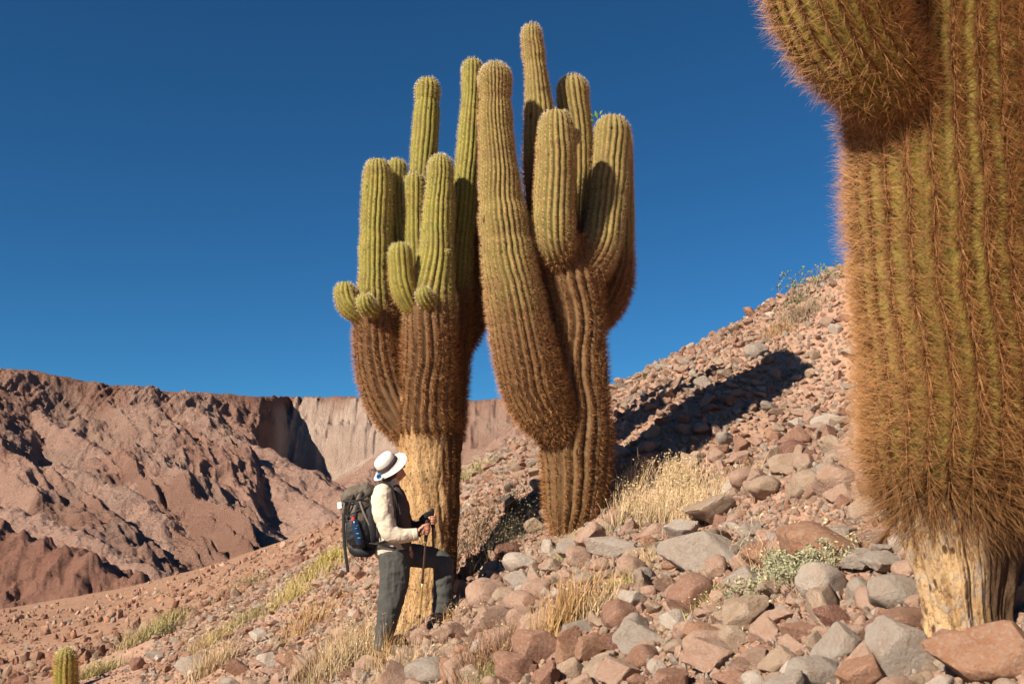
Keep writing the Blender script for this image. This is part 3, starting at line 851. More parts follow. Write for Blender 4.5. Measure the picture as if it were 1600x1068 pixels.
def build_near_cactus():
    D = 3.6
    root = empty('cardon_cactus', base_of(1510, 965, D), 'huge close cactus with shaggy brown spines and cracked ochre base at the right edge', 'cactus', 'giant cacti on the scree slope')
    g = dict(step=0.020, per=29, len=(0.100, 0.122), rad=(0.00118, 0.00128), spread=1.45, droop=0.25, thin=0.95, tan=1.0, rootk=0.45, tk=0.78, dark=1.0, wool=-1.0)
    def a(name, px, nrib, vb, seed, **k):
        sp = dict(g); sp.update(k.pop('sp', {}))
        return cactus_arm(root, name, px, D, nrib, M_cac3, vb, seed=seed, sp=sp, ring=.02, **k)
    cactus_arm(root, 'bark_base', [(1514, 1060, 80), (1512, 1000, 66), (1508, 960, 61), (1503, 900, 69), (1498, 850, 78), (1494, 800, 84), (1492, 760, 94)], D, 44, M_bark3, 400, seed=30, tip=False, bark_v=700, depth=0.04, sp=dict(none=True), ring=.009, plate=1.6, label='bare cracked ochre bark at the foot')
    a('trunk', [(1494, 832, 74), (1493, 795, 92), (1492, 745, 112), (1492, 700, 121), (1493, 620, 128), (1490, 540, 133), (1483, 440, 137), (1477, 340, 138), (1471, 240, 136), (1466, 140, 130), (1464, 20, 124), (1464, -120, 120), (1466, -280, 112), (1467, -380, 100)], 24, 700, 31, vw=260, depth=0.09, old=.95, bottom=True,
      sp=dict(hang=805, zmin=826))
    a('arm', [(1455, 160, 46, -.06), (1408, 146, 56, -.16), (1366, 112, 68, -.24), (1327, 58, 82, -.28), (1301, -15, 95, -.31), (1287, -100, 101, -.33), (1284, -220, 92, -.34), (1284, -290, 80, -.34)], 21, 230, 32, vw=60, depth=0.10, sp=dict(len=(.080, .095), per=18), old=.4)
    a('arm', [(1560, 330, 66, .25), (1630, 230, 78, .38), (1668, 100, 84, .42), (1680, -80, 84, .42), (1684, -250, 70, .42)], 18, 200, 33, depth=0.10, sp=dict(per=12))

def build_young_cactus():
    p = hit(103, 1082, 5, 29)
    D = p.y
    root = empty('young_cactus', base_of(103, 1082, D), 'small single barrel-like young cactus at the bottom left corner', 'cactus')
    cactus_arm(root, 'stem', [(103, 1105, 15), (103, 1080, 17), (103, 1050, 17.5), (103, 1026, 16), (103, 1010, 12)], D, 14, M_cac1, 1090, seed=40, vw=25, sp=dict(step=.035, per=9, len=(.07, .08), rad=(.002, .002), tan=.9, thin=1))

build_left_cactus(); build_mid_cactus(); build_near_cactus(); build_young_cactus()

# ------------------------------------------------------------------ rocks
def ico(n):
    bm = bmesh.new(); bmesh.ops.create_icosphere(bm, subdivisions=n, radius=1)
    V = np.array([v.co[:] for v in bm.verts]); Fc = np.array([[v.index for v in f.verts] for f in bm.faces]); bm.free()
    return V, Fc
ICO = {k: ico(k) for k in (2, 3, 4, 5)}

def rock_mesh(name, seed, sub=4, planes=14, soft=22, flat=(1, .8, .6), round_=False):
    r = np.random.default_rng(seed)
    V, Fc = ICO[sub]
    n = r.normal(0, 1, (planes, 3)); n /= np.linalg.norm(n, axis=1)[:, None]
    if not round_:
        for _ in range(7):      # spread the cutting planes apart so that facets stay broad
            dd_ = n[:, None] - n[None]; q_ = (dd_ ** 2).sum(-1) + .05; n = n + .02 * (dd_ / q_[..., None] ** 1.5).sum(1); n /= np.linalg.norm(n, axis=1)[:, None]
    d = r.uniform(0.48, 1.0, planes) if not round_ else r.uniform(0.86, 1.0, planes)
    c = V @ n.T
    inv = np.maximum(c, 1e-3) / d
    inv = np.concatenate([inv, np.full((len(V), 1), 1 / (1.12 if round_ else 1.45))], 1)
    R = 1 / (np.sum(inv ** soft, axis=1) ** (1 / soft))
    W = V * R[:, None]
    q = r.uniform(0, 50)
    nz = fbm(W[:, 0] * 1.6 + q, W[:, 1] * 1.6, W[:, 2] * 1.6, 4, seed, gain=.55)
    ch = ridged(W[:, 0] * 2.2 + q, W[:, 1] * 2.2 + W[:, 2] * 1.7, 4, seed + 5)
    W = W * (1 + 0.06 * nz + 0.045 * (ch - .7))[:, None] * np.array(flat)
    me = mesh_np(name, W, Fc, True)
    me.materials.append(M_rock)
    try: me.set_sharp_from_angle(angle=math.radians(38))
    except Exception: pass
    return me

ROCKS = []
for i in range(16):
    r = np.random.default_rng(500 + i)
    fl = (1.1, r.uniform(.6, 1.0), r.uniform(.5, .85))
    ROCKS.append(rock_mesh('rock_shape', 500 + i, 4, int(r.integers(9, 15)), 60, fl, round_=(i % 5 == 0)))
SMALL = [rock_mesh('stone_shape', 700 + i, 3, 10, 50, (1, .8, .6)) for i in range(12)]
PEB = [rock_mesh('pebble_shape', 800 + i, 2, 9, 40, (1, .8, .62)) for i in range(8)]
TINTS = {
    'pinkish': (0.65, 0.44, 0.335), 'reddish-brown': (0.48, 0.27, 0.19), 'grey': (0.53, 0.46, 0.395), 'tan': (0.62, 0.47, 0.35),
    'whitish': (0.76, 0.67, 0.58), 'orange-brown': (0.55, 0.31, 0.20), 'dark red': (0.32, 0.155, 0.11)}
TN = list(TINTS); TW = np.array([.42, .08, .12, .24, .07, .06, .01])

def normal_at(x, y):
    e = .15
    return Vector((-(float(H(x + e, y)) - float(H(x - e, y))) / (2 * e), -(float(H(x, y + e)) - float(H(x, y - e))) / (2 * e), 1)).normalized()

TREES = [(P(668, 955, 9.4), .32), (P(892, 842, 9.4), .27), (P(1510, 965, 3.6), .19)]
# hand-placed rocks: photo pixel of the middle, width and height in px, colour, description
HERO = [
    (1098, 862, 118, 92, 'grey', 'largest grey boulder with a flat face, right of the straw-coloured grass patch'),
    (1112, 800, 90, 52, 'tan', 'tan rock leaning on top of the largest grey boulder'),
    (960, 855, 96, 60, 'grey', 'low grey slab-like boulder below the foot of the tallest cactus'),
    (1265, 757, 54, 38, 'tan', 'smooth rounded tan stone on the open scree left of the shaggy cactus'),
    (1240, 706, 42, 30, 'dark red', 'dark red wedge-shaped rock just above the smooth rounded tan stone'),
    (1295, 742, 36, 34, 'grey', 'grey stone touching the smooth rounded tan stone on its right'),
    (1340, 722, 62, 62, 'pinkish', 'large pinkish rock beside the lower left flank of the shaggy cactus'),
    (1388, 800, 46, 44, 'whitish', 'whitish pitted rock left of the ochre bark base'),
    (1320, 835, 38, 36, 'grey', 'grey rock uphill right of the pale green bush'),
    (1398, 928, 72, 46, 'grey', 'smooth grey rock against the left foot of the ochre bark base'),
    (1343, 922, 34, 32, 'grey', 'small grey rock left of the smooth grey rock at the bark base'),
    (1400, 972, 110, 50, 'reddish-brown', 'long reddish-brown rock below the ochre bark base'),
    (1305, 965, 56, 50, 'dark red', 'blocky dark red rock below the pale green bush'),
    (1252, 985, 72, 54, 'reddish-brown', 'broad reddish-brown rock left of the blocky dark red rock'),
    (1276, 1008, 36, 54, 'tan', 'upright tan rock between the broad reddish-brown rock and the grey wedge'),
    (1312, 1014, 62, 62, 'grey', 'grey wedge-shaped rock in the bottom heap left of the big pale boulder'),
    (1412, 1030, 104, 96, 'grey', 'big pale grey boulder at the bottom edge below the ochre bark base'),
    (1350, 1056, 78, 72, 'orange-brown', 'orange-brown rock with a peaked top at the bottom edge'),
    (1274, 1058, 74, 44, 'grey', 'grey rock cut by the bottom edge left of the peaked orange-brown rock'),
    (1555, 1030, 140, 96, 'orange-brown', 'largest orange-brown boulder in the bottom right corner'),
    (1500, 1000, 62, 54, 'reddish-brown', 'reddish-brown rock between bark base and the bottom right boulder'),
    (1570, 962, 26, 40, 'grey', 'small upright grey stone at the right foot of the ochre bark base'),
    (1592, 930, 52, 56, 'tan', 'tan rock at the right edge of the picture beside the ochre bark base'),
    (1199, 985, 44, 60, 'pinkish', 'tall pinkish rock below the dry stalks left of the pale green bush'),
    (1100, 1012, 58, 42, 'pinkish', 'rounded pinkish-grey rock at the bottom right of centre'),
    (1100, 990, 56, 26, 'orange-brown', 'flat orange-brown rock on top of the rounded pinkish-grey rock'),
    (1148, 998, 42, 40, 'tan', 'tan rock right of the flat orange-brown rock'),
    (1172, 1030, 54, 38, 'pinkish', 'pinkish rock with a shaded underside at the bottom edge'),
    (1150, 1058, 60, 34, 'reddish-brown', 'reddish-brown rock half out of the picture at the bottom right of centre'),
    (1218, 1034, 50, 40, 'tan', 'tan rock in the bottom heap beside the tall pinkish rock'),
    (842, 1016, 74, 60, 'reddish-brown', 'reddish-brown angular boulder at the bottom centre with cracked face'),
    (895, 992, 52, 42, 'grey', 'grey rock behind the angular boulder at the bottom centre'),
    (918, 1016, 48, 54, 'orange-brown', 'upright orange-brown rock right of the angular bottom centre boulder'),
    (965, 1004, 48, 38, 'dark red', 'dark red rock right of the upright orange-brown rock'),
    (990, 985, 36, 48, 'grey', 'pale grey rounded rock standing above the dark red rock at bottom centre'),
    (966, 965, 46, 42, 'reddish-brown', 'reddish-brown rock above the pale grey rounded rock'),
    (1004, 1030, 46, 34, 'reddish-brown', 'squat reddish-brown rock below the pale grey rounded rock'),
    (1028, 1046, 32, 28, 'whitish', 'small whitish stone at the bottom edge right of centre'),
    (900, 1050, 48, 34, 'tan', 'tan rock at the bottom edge below the upright orange-brown rock'),
    (800, 1050, 76, 50, 'reddish-brown', 'flat reddish-brown rock at the bottom edge left of the angular boulder'),
    (765, 968, 58, 50, 'pinkish', 'pinkish rock downhill of the hiker front foot'),
    (757, 930, 52, 44, 'pinkish', 'rounded pinkish rock right of the hiker front foot'),
    (722, 925, 26, 36, 'orange-brown', 'orange-brown rock between the hiker front shin and the cactus shadow'),
    (795, 862, 36, 22, 'dark red', 'dark red rock at the lower edge of the dry twiggy bush'),
    (925, 800, 22, 36, 'orange-brown', 'narrow upright orange-brown rock against the foot of the tallest cactus'),
    (812, 905, 48, 40, 'grey', 'grey rock left of the upright straw stems'),
    (700, 990, 58, 38, 'pinkish', 'pinkish rock below the hiker front boot'),
    (676, 1048, 70, 34, 'grey', 'smooth grey rock at the bottom edge under the trekking pole'),
    (422, 1030, 34, 34, 'whitish', 'whitish split rock left of the hiker rear foot'),
    (455, 1030, 42, 34, 'orange-brown', 'orange-brown rock beside the whitish split rock at bottom left'),
    (372, 1045, 46, 38, 'reddish-brown', 'reddish-brown rock at the bottom edge left of the whitish split rock'),
    (242, 1022, 30, 26, 'grey', 'grey rock between the yellow-green tufts at the lower left'),
    (310, 1040, 70, 24, 'grey', 'flat grey slab at the bottom left between grass tufts'),
    (213, 1040, 26, 24, 'reddish-brown', 'reddish-brown rock left of the flat grey slab at bottom left'),
    (1100, 598, 26, 30, 'grey', 'dark upright boulder inside the long cactus shadow'),
    (1180, 550, 30, 24, 'grey', 'rounded boulder at the far tip of the cactus shadow'),
    (1012, 735, 34, 38, 'orange-brown', 'round orange-brown boulder right of the foot of the tallest cactus'),
    (990, 940, 40, 34, 'whitish', 'whitish rock with pink edge among the grass at centre right'),
]
rocks = []      # x, y, z, size(m) (half width), px, tint index, mesh index, rot, scale vec, label
occ = {}
CELL = 0.12
def free(x, y, r, k):
    i, j = int(math.floor(x / CELL)), int(math.floor(y / CELL))
    m = int(math.ceil((r + .34) * k / CELL)) if r > .1 else int(math.ceil((r + .3) * k / CELL))
    m = min(m, 4)
    for a in range(i - m, i + m + 1):
        for b in range(j - m, j + m + 1):
            for (px, py, pr) in occ.get((a, b), ()):
                if (px - x) ** 2 + (py - y) ** 2 < ((pr + r) * k) ** 2: return False
    return True
def put(x, y, r): occ.setdefault((int(math.floor(x / CELL)), int(math.floor(y / CELL))), []).append((x, y, r))

for h in HERO:
    u, v, w_, h_, tn, lab = h
    p = hit(u, v + h_ * 0.30, 1.5, 29.9)
    s = pm(v, p.y)
    hw, hh = w_ * s / 2, h_ * s / 2
    rocks.append(dict(x=p.x, y=p.y, z=p.z + hh * .55, r=hw, px=(w_ * h_) ** .5 * 1.5, t=TN.index(tn), m=(5 if 'round' in lab or 'smooth' in lab else rnd.choice([1, 2, 3, 4, 6, 7, 8, 9, 11, 12, 13, 14])), rot=(rnd.uniform(-.25, .25), rnd.uniform(-.25, .25), rnd.uniform(-.5, .5)), sc=(hw * 1.15, hw * 1.05, hh * 1.55), label=lab, cat=True))
    put(p.x, p.y, max(hw, hh) * .9)

# plants keep a little room (filled with the photo pixel regions of the grass)
def grass_room(u, v): 
    return ((u - 1030) / 75) ** 2 + ((v - 790) / 48) ** 2 < 1 or ((u - 775) / 50) ** 2 + ((v - 838) / 30) ** 2 < 1

def scatter(n, rmin, rmax, ymax, k, xs=(-9, 10), emb=.25, dens=None):
    """dart-throwing over the visible hillside"""
    got = 0
    xx = rng.uniform(0, 1, n); yy = rng.uniform(0, 1, n); q = rng.uniform(0, 1, n)
    rr = rmin * (rmax / rmin) ** (q ** 1.7)
    Y = 1.8 * (ymax / 1.8) ** (yy ** .8)
    X = Y * (-0.62 + 1.24 * xx)
    Z = H(X, Y)
    uu, vv, dd = project(X, Y, Z)
    for i in range(n):
        x, y, r = X[i], Y[i], rr[i]
        if uu[i] < -120 or uu[i] > 1720 or vv[i] > 1180: continue
        if dens is not None and not dens(uu[i], vv[i], x, y, r): continue
        if any((x - t[0].x) ** 2 + (y - t[0].y) ** 2 < (t[1] + r * .7) ** 2 for t in TREES): continue
        if not free(x, y, r, k): continue
        put(x, y, r)
        got += 1
        rocks.append(dict(x=x, y=y, z=Z[i] + r * (emb + (.15 if r > .07 else 0)), r=r, px=2 * r * F / dd[i], t=int(rng.choice(7, p=TW)), m=int(rng.integers(16)), rot=tuple(rng.uniform(-3.1, 3.1, 3)) if r < .05 else (*rng.uniform(-.5, .5, 2), rng.uniform(-3.1, 3.1)), sc=tuple(r * rng.uniform(.8, 1.2, 3)), label=None))
    return got
def scree_d(u, v, x, y, r):
    """how rocky the hillside is, by place: bare soil on the lower left and on the small patch of loose earth"""
    if grass_room(u, v): return r < .06 and rnd.random() < .5
    left = -0.30 * y - 0.2        # left limit of the scree, in metres
    if x < left + vn(y): return rnd.random() < .06
    if ((u - 1240) / 95) ** 2 + ((v - 812) / 34) ** 2 < 1: return r < .03
    if ((u - 1040) / 60) ** 2 + ((v - 1040) / 22) ** 2 < 1: return r < .05
    return True
def vn(y): return 0.8 * float(vnoise(np.array([y * .7]), np.array([2.0]))[0])
print('big', scatter(2600, .09, .26, 21, .82, dens=lambda u, v, x, y, r: scree_d(u, v, x, y, r) and r < max(.11, .30 - .018 * y)))
print('mid', scatter(17000, .05, .11, 22, .80, dens=scree_d))
print('small', scatter(75000, .024, .055, 21, .76, dens=scree_d, emb=.35))
def gravel(n, ymax, rmin, rmax):
    Y = 1.8 * (ymax / 1.8) ** (rng.uniform(0, 1, n) ** .7); X = Y * (-0.6 + 1.2 * rng.uniform(0, 1, n))
    r = rmin * (rmax / rmin) ** (rng.uniform(0, 1, n) ** 2); Z = H(X, Y)
    k = (X > -0.34 * Y - .6) | (rng.uniform(0, 1, n) < .35)
    X, Y, Z, r = X[k], Y[k], Z[k], r[k]
    return X, Y, Z, r
GR = gravel(110000, 18, .007, .030)

# the largest in view become objects of their own, the rest is one scree
for r in rocks:
    u, v, d = project(r['x'], r['y'], r['z'])
    r['u'], r['v'] = float(u), float(v)
    inside = -r['px'] * .4 < u < 1600 + r['px'] * .4 and 0 < v < 1068 + r['px'] * .3
    hid = (1395 < u < 1600 and v < 900) or (1330 < u and v < 700) or u > 1570 and v < 960 or (845 < u < 955 and v < 800) or (628 < u < 712 and v < 930)
    r['score'] = -1 if (not inside or hid) and not r['label'] else (1e6 if r['label'] else 0) + r['px']
rocks.sort(key=lambda r: -r['score'])
import re
SHORT = []
for h in HERO:
    q_ = re.split(r' (?:with|leaning|below|on|just|touching|beside|left|uphill|against|between|standing|cut|above|right|at|behind|in|inside|near|among|downhill|under|half)\b', h[5])[0]
    if len(q_.split()) >= 3: SHORT.append([h[0], h[1], q_])
SHORT = [q_ for q_ in SHORT if sum(z[2] == q_[2] for z in SHORT) == 1]
SHORT += [[598, 1020, "hiker's rear foot"], [700, 958, "hiker's front boot"], [890, 832, 'foot of the tallest cactus'], [660, 950, 'foot of the golden trunk'], [103, 1040, 'small young cactus'], [1030, 790, 'straw grass patch'],
          [545, 870, 'backpack'], [770, 840, 'dark twiggy bush'], [1250, 895, 'pale green bush'], [1262, 450, 'skyline shrub'], [885, 940, 'tall upright straw stems'], [480, 905, 'largest golden-green grass clump'], [1370, 600, 'left flank of the shaggy cactus'],
          [235, 985, 'yellow-green clump at lower left'], [1130, 640, 'middle of the long cactus shadow'], [540, 1010, 'tall dry straw grass'], [1480, 960, 'ochre bark base']]
def where(u, v):
    k = min(SHORT, key=lambda z: (z[0] - u) ** 2 + (z[1] - v) ** 2)
    a = math.degrees(math.atan2(k[1] - v, u - k[0])) % 360
    d = ['right of', 'to the upper right of', 'above', 'to the upper left of', 'left of', 'to the lower left of', 'below', 'to the lower right of'][int((a + 22.5) // 45) % 8]
    far = math.hypot(k[0] - u, k[1] - v)
    return ('close ' if far < 45 and not d.startswith('to') else ('well ' if far > 120 and not d.startswith('to') else '')) + d + ' the ' + k[2]
def near_what(u, v):
    if u < 330: return 'at the lower left near the small cactus'
    if u < 560: return 'on the slope left of the hiker' if v < 1000 else 'at the bottom edge left of the hiker'
    if u < 740: return 'around the hiker\'s feet' if v > 900 else 'on the hillside behind the hiker'
    if u < 960: return 'on the rise between the two mid cacti' if v < 800 else ('below the tallest cactus' if v < 960 else 'at the bottom centre of the scree')
    if u < 1200:
        if v < 640: return 'on the skyline slope above the cactus shadow'
        if v < 760: return 'on the scree just below the cactus shadow'
        return 'beside the straw grass patch' if v < 920 else 'in the bottom heap right of centre'
    if v < 640: return 'high on the scree beside the shaggy cactus'
    if v < 860: return 'on the open scree left of the shaggy cactus'
    return 'among the heap at the foot of the shaggy cactus'
N_OBJ = 298
for r in rocks[:N_OBJ]:
    big = r['px'] > 34 or r['label']
    o = bpy.data.objects.new('boulder' if r['px'] > 60 else 'rock', ROCKS[r['m']])
    C.objects.link(o)
    o.location = (r['x'], r['y'], r['z']); o.rotation_euler = r['rot']; o.scale = r['sc']
    o['tint'] = [*TINTS[TN[r['t']]], 1.0]
    if r['label']:
        tag(o, r['label'], 'boulder' if r['px'] > 60 else 'rock', 'loose rocks on the scree slope')
    else:
        sz = 'large' if r['px'] > 52 else ('middling' if r['px'] > 38 else 'fist-sized')
        shp = ['rounded', 'angular', 'blocky'][0 if r['m'] % 5 == 0 else 1 + r['m'] % 2]
        lab = '%s %s %s rock %s' % (sz, shp, TN[r['t']], where(r['u'], r['v']))
        r['obj'] = o; r['lab'] = lab
from collections import Counter
cnt = Counter(r['lab'] for r in rocks[:N_OBJ] if 'lab' in r)
for r in rocks[:N_OBJ]:
    if 'lab' in r:
        lab = r['lab']
        lab = ' '.join(lab.split()[1:]) if len(lab.split()) > 16 else lab
        tag(r['obj'], lab, 'rock', 'loose rocks on the scree slope' if cnt[r['lab']] == 1 else lab.replace(' rock ', ' rocks '))
rest = rocks[N_OBJ:]

def instance_stuff(name, pts, rot, scl, tints, idx, protos, label=None):
    """points carrying instances (geometry nodes): one countless mass of stones"""
    col = bpy.data.collections.new(name + '_shapes')
    for k, m in enumerate(protos):
        o = bpy.data.objects.new('%s_shape' % name, m); col.objects.link(o)
    me = bpy.data.meshes.new(name)
    me.vertices.add(len(pts)); me.vertices.foreach_set('co', np.asarray(pts, np.float32).ravel())
    for nm, ty, key, arr in (('rot', 'FLOAT_VECTOR', 'vector', rot), ('scl', 'FLOAT_VECTOR', 'vector', scl), ('idx', 'INT', 'value', idx), ('tint', 'FLOAT_COLOR', 'color', tints)):
        at = me.attributes.new(nm, ty, 'POINT'); at.data.foreach_set(key, np.asarray(arr).ravel())
    o = bpy.data.objects.new(name, me); C.objects.link(o); o['kind'] = 'stuff'
    if label: o['label'] = label
    ng = bpy.data.node_groups.new(name, 'GeometryNodeTree')
    ng.interface.new_socket('Geometry', in_out='INPUT', socket_type='NodeSocketGeometry')
    ng.interface.new_socket('Geometry', in_out='OUTPUT', socket_type='NodeSocketGeometry')
    N = ng.nodes; gi = N.new('NodeGroupInput'); go = N.new('NodeGroupOutput')
    ci = N.new('GeometryNodeCollectionInfo'); ci.inputs['Collection'].default_value = col; ci.inputs['Separate Children'].default_value = True; ci.inputs['Reset Children'].default_value = True
    m2p = N.new('GeometryNodeMeshToPoints')
    iop = N.new('GeometryNodeInstanceOnPoints'); iop.inputs['Pick Instance'].default_value = True
    def na(nm, ty):
        n = N.new('GeometryNodeInputNamedAttribute'); n.data_type = ty; n.inputs['Name'].default_value = nm; return n.outputs[0]
    L = ng.links
    L.new(gi.outputs[0], m2p.inputs['Mesh']); L.new(m2p.outputs[0], iop.inputs['Points']); L.new(ci.outputs[0], iop.inputs['Instance'])
    L.new(na('idx', 'INT'), iop.inputs['Instance Index'])
    e2r = N.new('FunctionNodeEulerToRotation'); L.new(na('rot', 'FLOAT_VECTOR'), e2r.inputs[0]); L.new(e2r.outputs[0], iop.inputs['Rotation'])
    L.new(na('scl', 'FLOAT_VECTOR'), iop.inputs['Scale'])
    L.new(iop.outputs[0], go.inputs[0])
    md = o.modifiers.new('stones', 'NODES'); md.node_group = ng
    return o

def tints_of(ix):
    base = np.array([TINTS[k] for k in TN])[ix]
    base = base * rng.uniform(.82, 1.18, (len(ix), 1))
    return np.concatenate([base, np.ones((len(ix), 1))], 1)
if rest:
    protos = ROCKS + SMALL + PEB
    idx = np.array([(r['m'] if r['px'] > 26 else (16 + r['m'] % 12 if r['px'] > 7 else 28 + r['m'] % 8)) for r in rest], np.int32)
    instance_stuff('scree_stones', [(r['x'], r['y'], r['z']) for r in rest], [r['rot'] for r in rest], [r['sc'] for r in rest], tints_of(np.array([r['t'] for r in rest])), idx, protos,
                   'countless smaller pinkish and grey stones covering the hillside')
X, Y, Z, r = GR; n = len(X)
instance_stuff('gravel', np.stack([X, Y, Z + r * .3], -1), rng.uniform(-3, 3, (n, 3)), r[:, None] * rng.uniform(.75, 1.2, (n, 3)), tints_of(rng.choice(7, n, p=TW)), rng.integers(0, 8, n).astype(np.int32), PEB, 'gravel between the stones')
# scattered stones on the brown slope beyond
n = 9000
th = rng.uniform(-.62, .02, n); rr = 22 * (165 / 22) ** rng.uniform(0, 1, n)
X, Y = rr * np.sin(th), rr * np.cos(th)
Z = Hn(X, Y) - sstep(30, 300, rr) * 10 * (1 - sstep(0.12, -0.02, th))
sz = (0.035 * (6 ** (rng.uniform(0, 1, n) ** 3.2))) * (1 + rr / 90)
keep = (X < -0.30 * Y + 1) | (Y > 26)
X, Y, Z, sz = X[keep], Y[keep], Z[keep], sz[keep]; n = len(X)
instance_stuff('slope_stones', np.stack([X, Y, Z + sz * .2], -1), rng.uniform(-3, 3, (n, 3)), sz[:, None] * rng.uniform(.8, 1.2, (n, 3)),
               tints_of(rng.choice(7, n, p=[.22, .36, .05, .12, .01, .16, .08])) * np.array([.72, .66, .62, 1]), rng.integers(0, 8, n).astype(np.int32), PEB, 'small brown stones strewn over the bare slope')

# ------------------------------------------------------------------ grasses and bushes
STRAW = (0.54, 0.40, 0.235); YELLOW = (0.40, 0.34, 0.16); PALEG = (0.36, 0.36, 0.22); DARKT = (0.085, 0.07, 0.04); OCHRE = (0.50, 0.31, 0.14)

def blades(roots, h, lean, width, col, segs=3, wind=(0.12, 0.03), seed=0, colvar=.25, up=None):
    """narrow bent ribbons growing from roots (n,3); returns verts, faces, colours"""
    r = np.random.default_rng(seed)
    n = len(roots)
    az = r.uniform(0, 2 * math.pi, n)
    ln = h * r.uniform(.55, 1.15, n)
    le = np.abs(r.normal(0, lean, n)) + .03
    dx = np.cos(az) * le + wind[0]; dy = np.sin(az) * le + wind[1]
    if up is not None: dx = dx + up[:, 0]; dy = dy + up[:, 1]
    sx, sy = -np.sin(az + 1.2), np.cos(az + 1.2)
    V = []; Cc = []
    c = np.array(col) * (1 + r.uniform(-colvar, colvar, (n, 1))) * (1 + r.uniform(-.06, .06, (n, 3)))
    for k in range(segs + 1):
        t = k / segs
        px = roots[:, 0] + dx * ln * t * (0.45 + 0.55 * t)
        py = roots[:, 1] + dy * ln * t * (0.45 + 0.55 * t)
        pz = roots[:, 2] + ln * t * (1 - 0.28 * t * np.hypot(dx, dy))
        wv = width * (1 - t * .85) * (1 if k < segs else .3)
        V.append(np.stack([px + sx * wv, py + sy * wv, pz], -1)); V.append(np.stack([px - sx * wv, py - sy * wv, pz], -1))
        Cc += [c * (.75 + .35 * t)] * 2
    b = np.arange(n)
    Fc = np.concatenate([np.stack([b + (2 * k) * n, b + (2 * k + 1) * n, b + (2 * k + 3) * n, b + (2 * k + 2) * n], -1) for k in range(segs)])
    return np.concatenate(V), Fc, np.clip(np.concatenate(Cc), 0, 1)

def roots_at(cx, cy, n, sx, sy, seed):
    r = np.random.default_rng(seed)
    x = cx + r.normal(0, sx, n); y = cy + r.normal(0, sy, n)
    return np.stack([x, y, H(x, y) - .01], -1)

def leaves(cen, size, col, seed, colvar=.3):
    r = np.random.default_rng(seed); n = len(cen)
    a = r.normal(0, 1, (n, 3)); a /= np.linalg.norm(a, axis=1)[:, None]
    b = np.cross(a, r.normal(0, 1, (n, 3))); b /= np.linalg.norm(b, axis=1)[:, None]
    s = size * r.uniform(.6, 1.3, n)[:, None]
    V = np.concatenate([cen - a * s, cen + b * s * .45, cen + a * s, cen - b * s * .45])
    k = np.arange(n)
    c = np.clip(np.array(col) * (1 + r.uniform(-colvar, colvar, (n, 1))), 0, 1)
    return V, np.stack([k, k + n, k + 2 * n, k + 3 * n], -1), np.concatenate([c] * 4)

def merge(parts):
    V, Fc, Cc, o = [], [], [], 0
    for v, f, c in parts:
        V.append(v); Fc.append(f + o); Cc.append(c); o += len(v)
    return np.concatenate(V), np.concatenate(Fc), np.concatenate(Cc)

def plant(name, parts, label, cat, group=None, kind=None):
    V, Fc, Cc = merge(parts)
    c = V.mean(0); c[2] = V[:, 2].min()
    me = mesh_np(name, V - c, Fc, True, {'col': Cc})
    o = link(name, me, M_blade); o.location = c
    if kind: o['kind'] = kind; o['label'] = label
    else: tag(o, label, cat, group)
    return o

def tuft(u, v, wpx, hpx, n, col, seed, lean=.45, width=.0028, flat=.5, seeds=None):
    p = hit(u, v, 1.5, 29.9); s = pm(v, p.y)
    r = roots_at(p.x, p.y, n, wpx * s * .27, wpx * s * flat * .27, seed)
    out = [blades(r, hpx * s, lean, width * max(1, p.y / 8), col, seed=seed)]
    if seeds:
        rr = np.random.default_rng(seed + 9)
        v_ = out[0][0]; tips = v_[-2 * n:-n]
        c = tips[rr.integers(0, n, seeds)] + rr.normal(0, .012, (seeds, 3))
        out.append(leaves(c, .008 * max(1, p.y / 8), tuple(min(1, x * 1.12) for x in col), seed + 1))
    return out

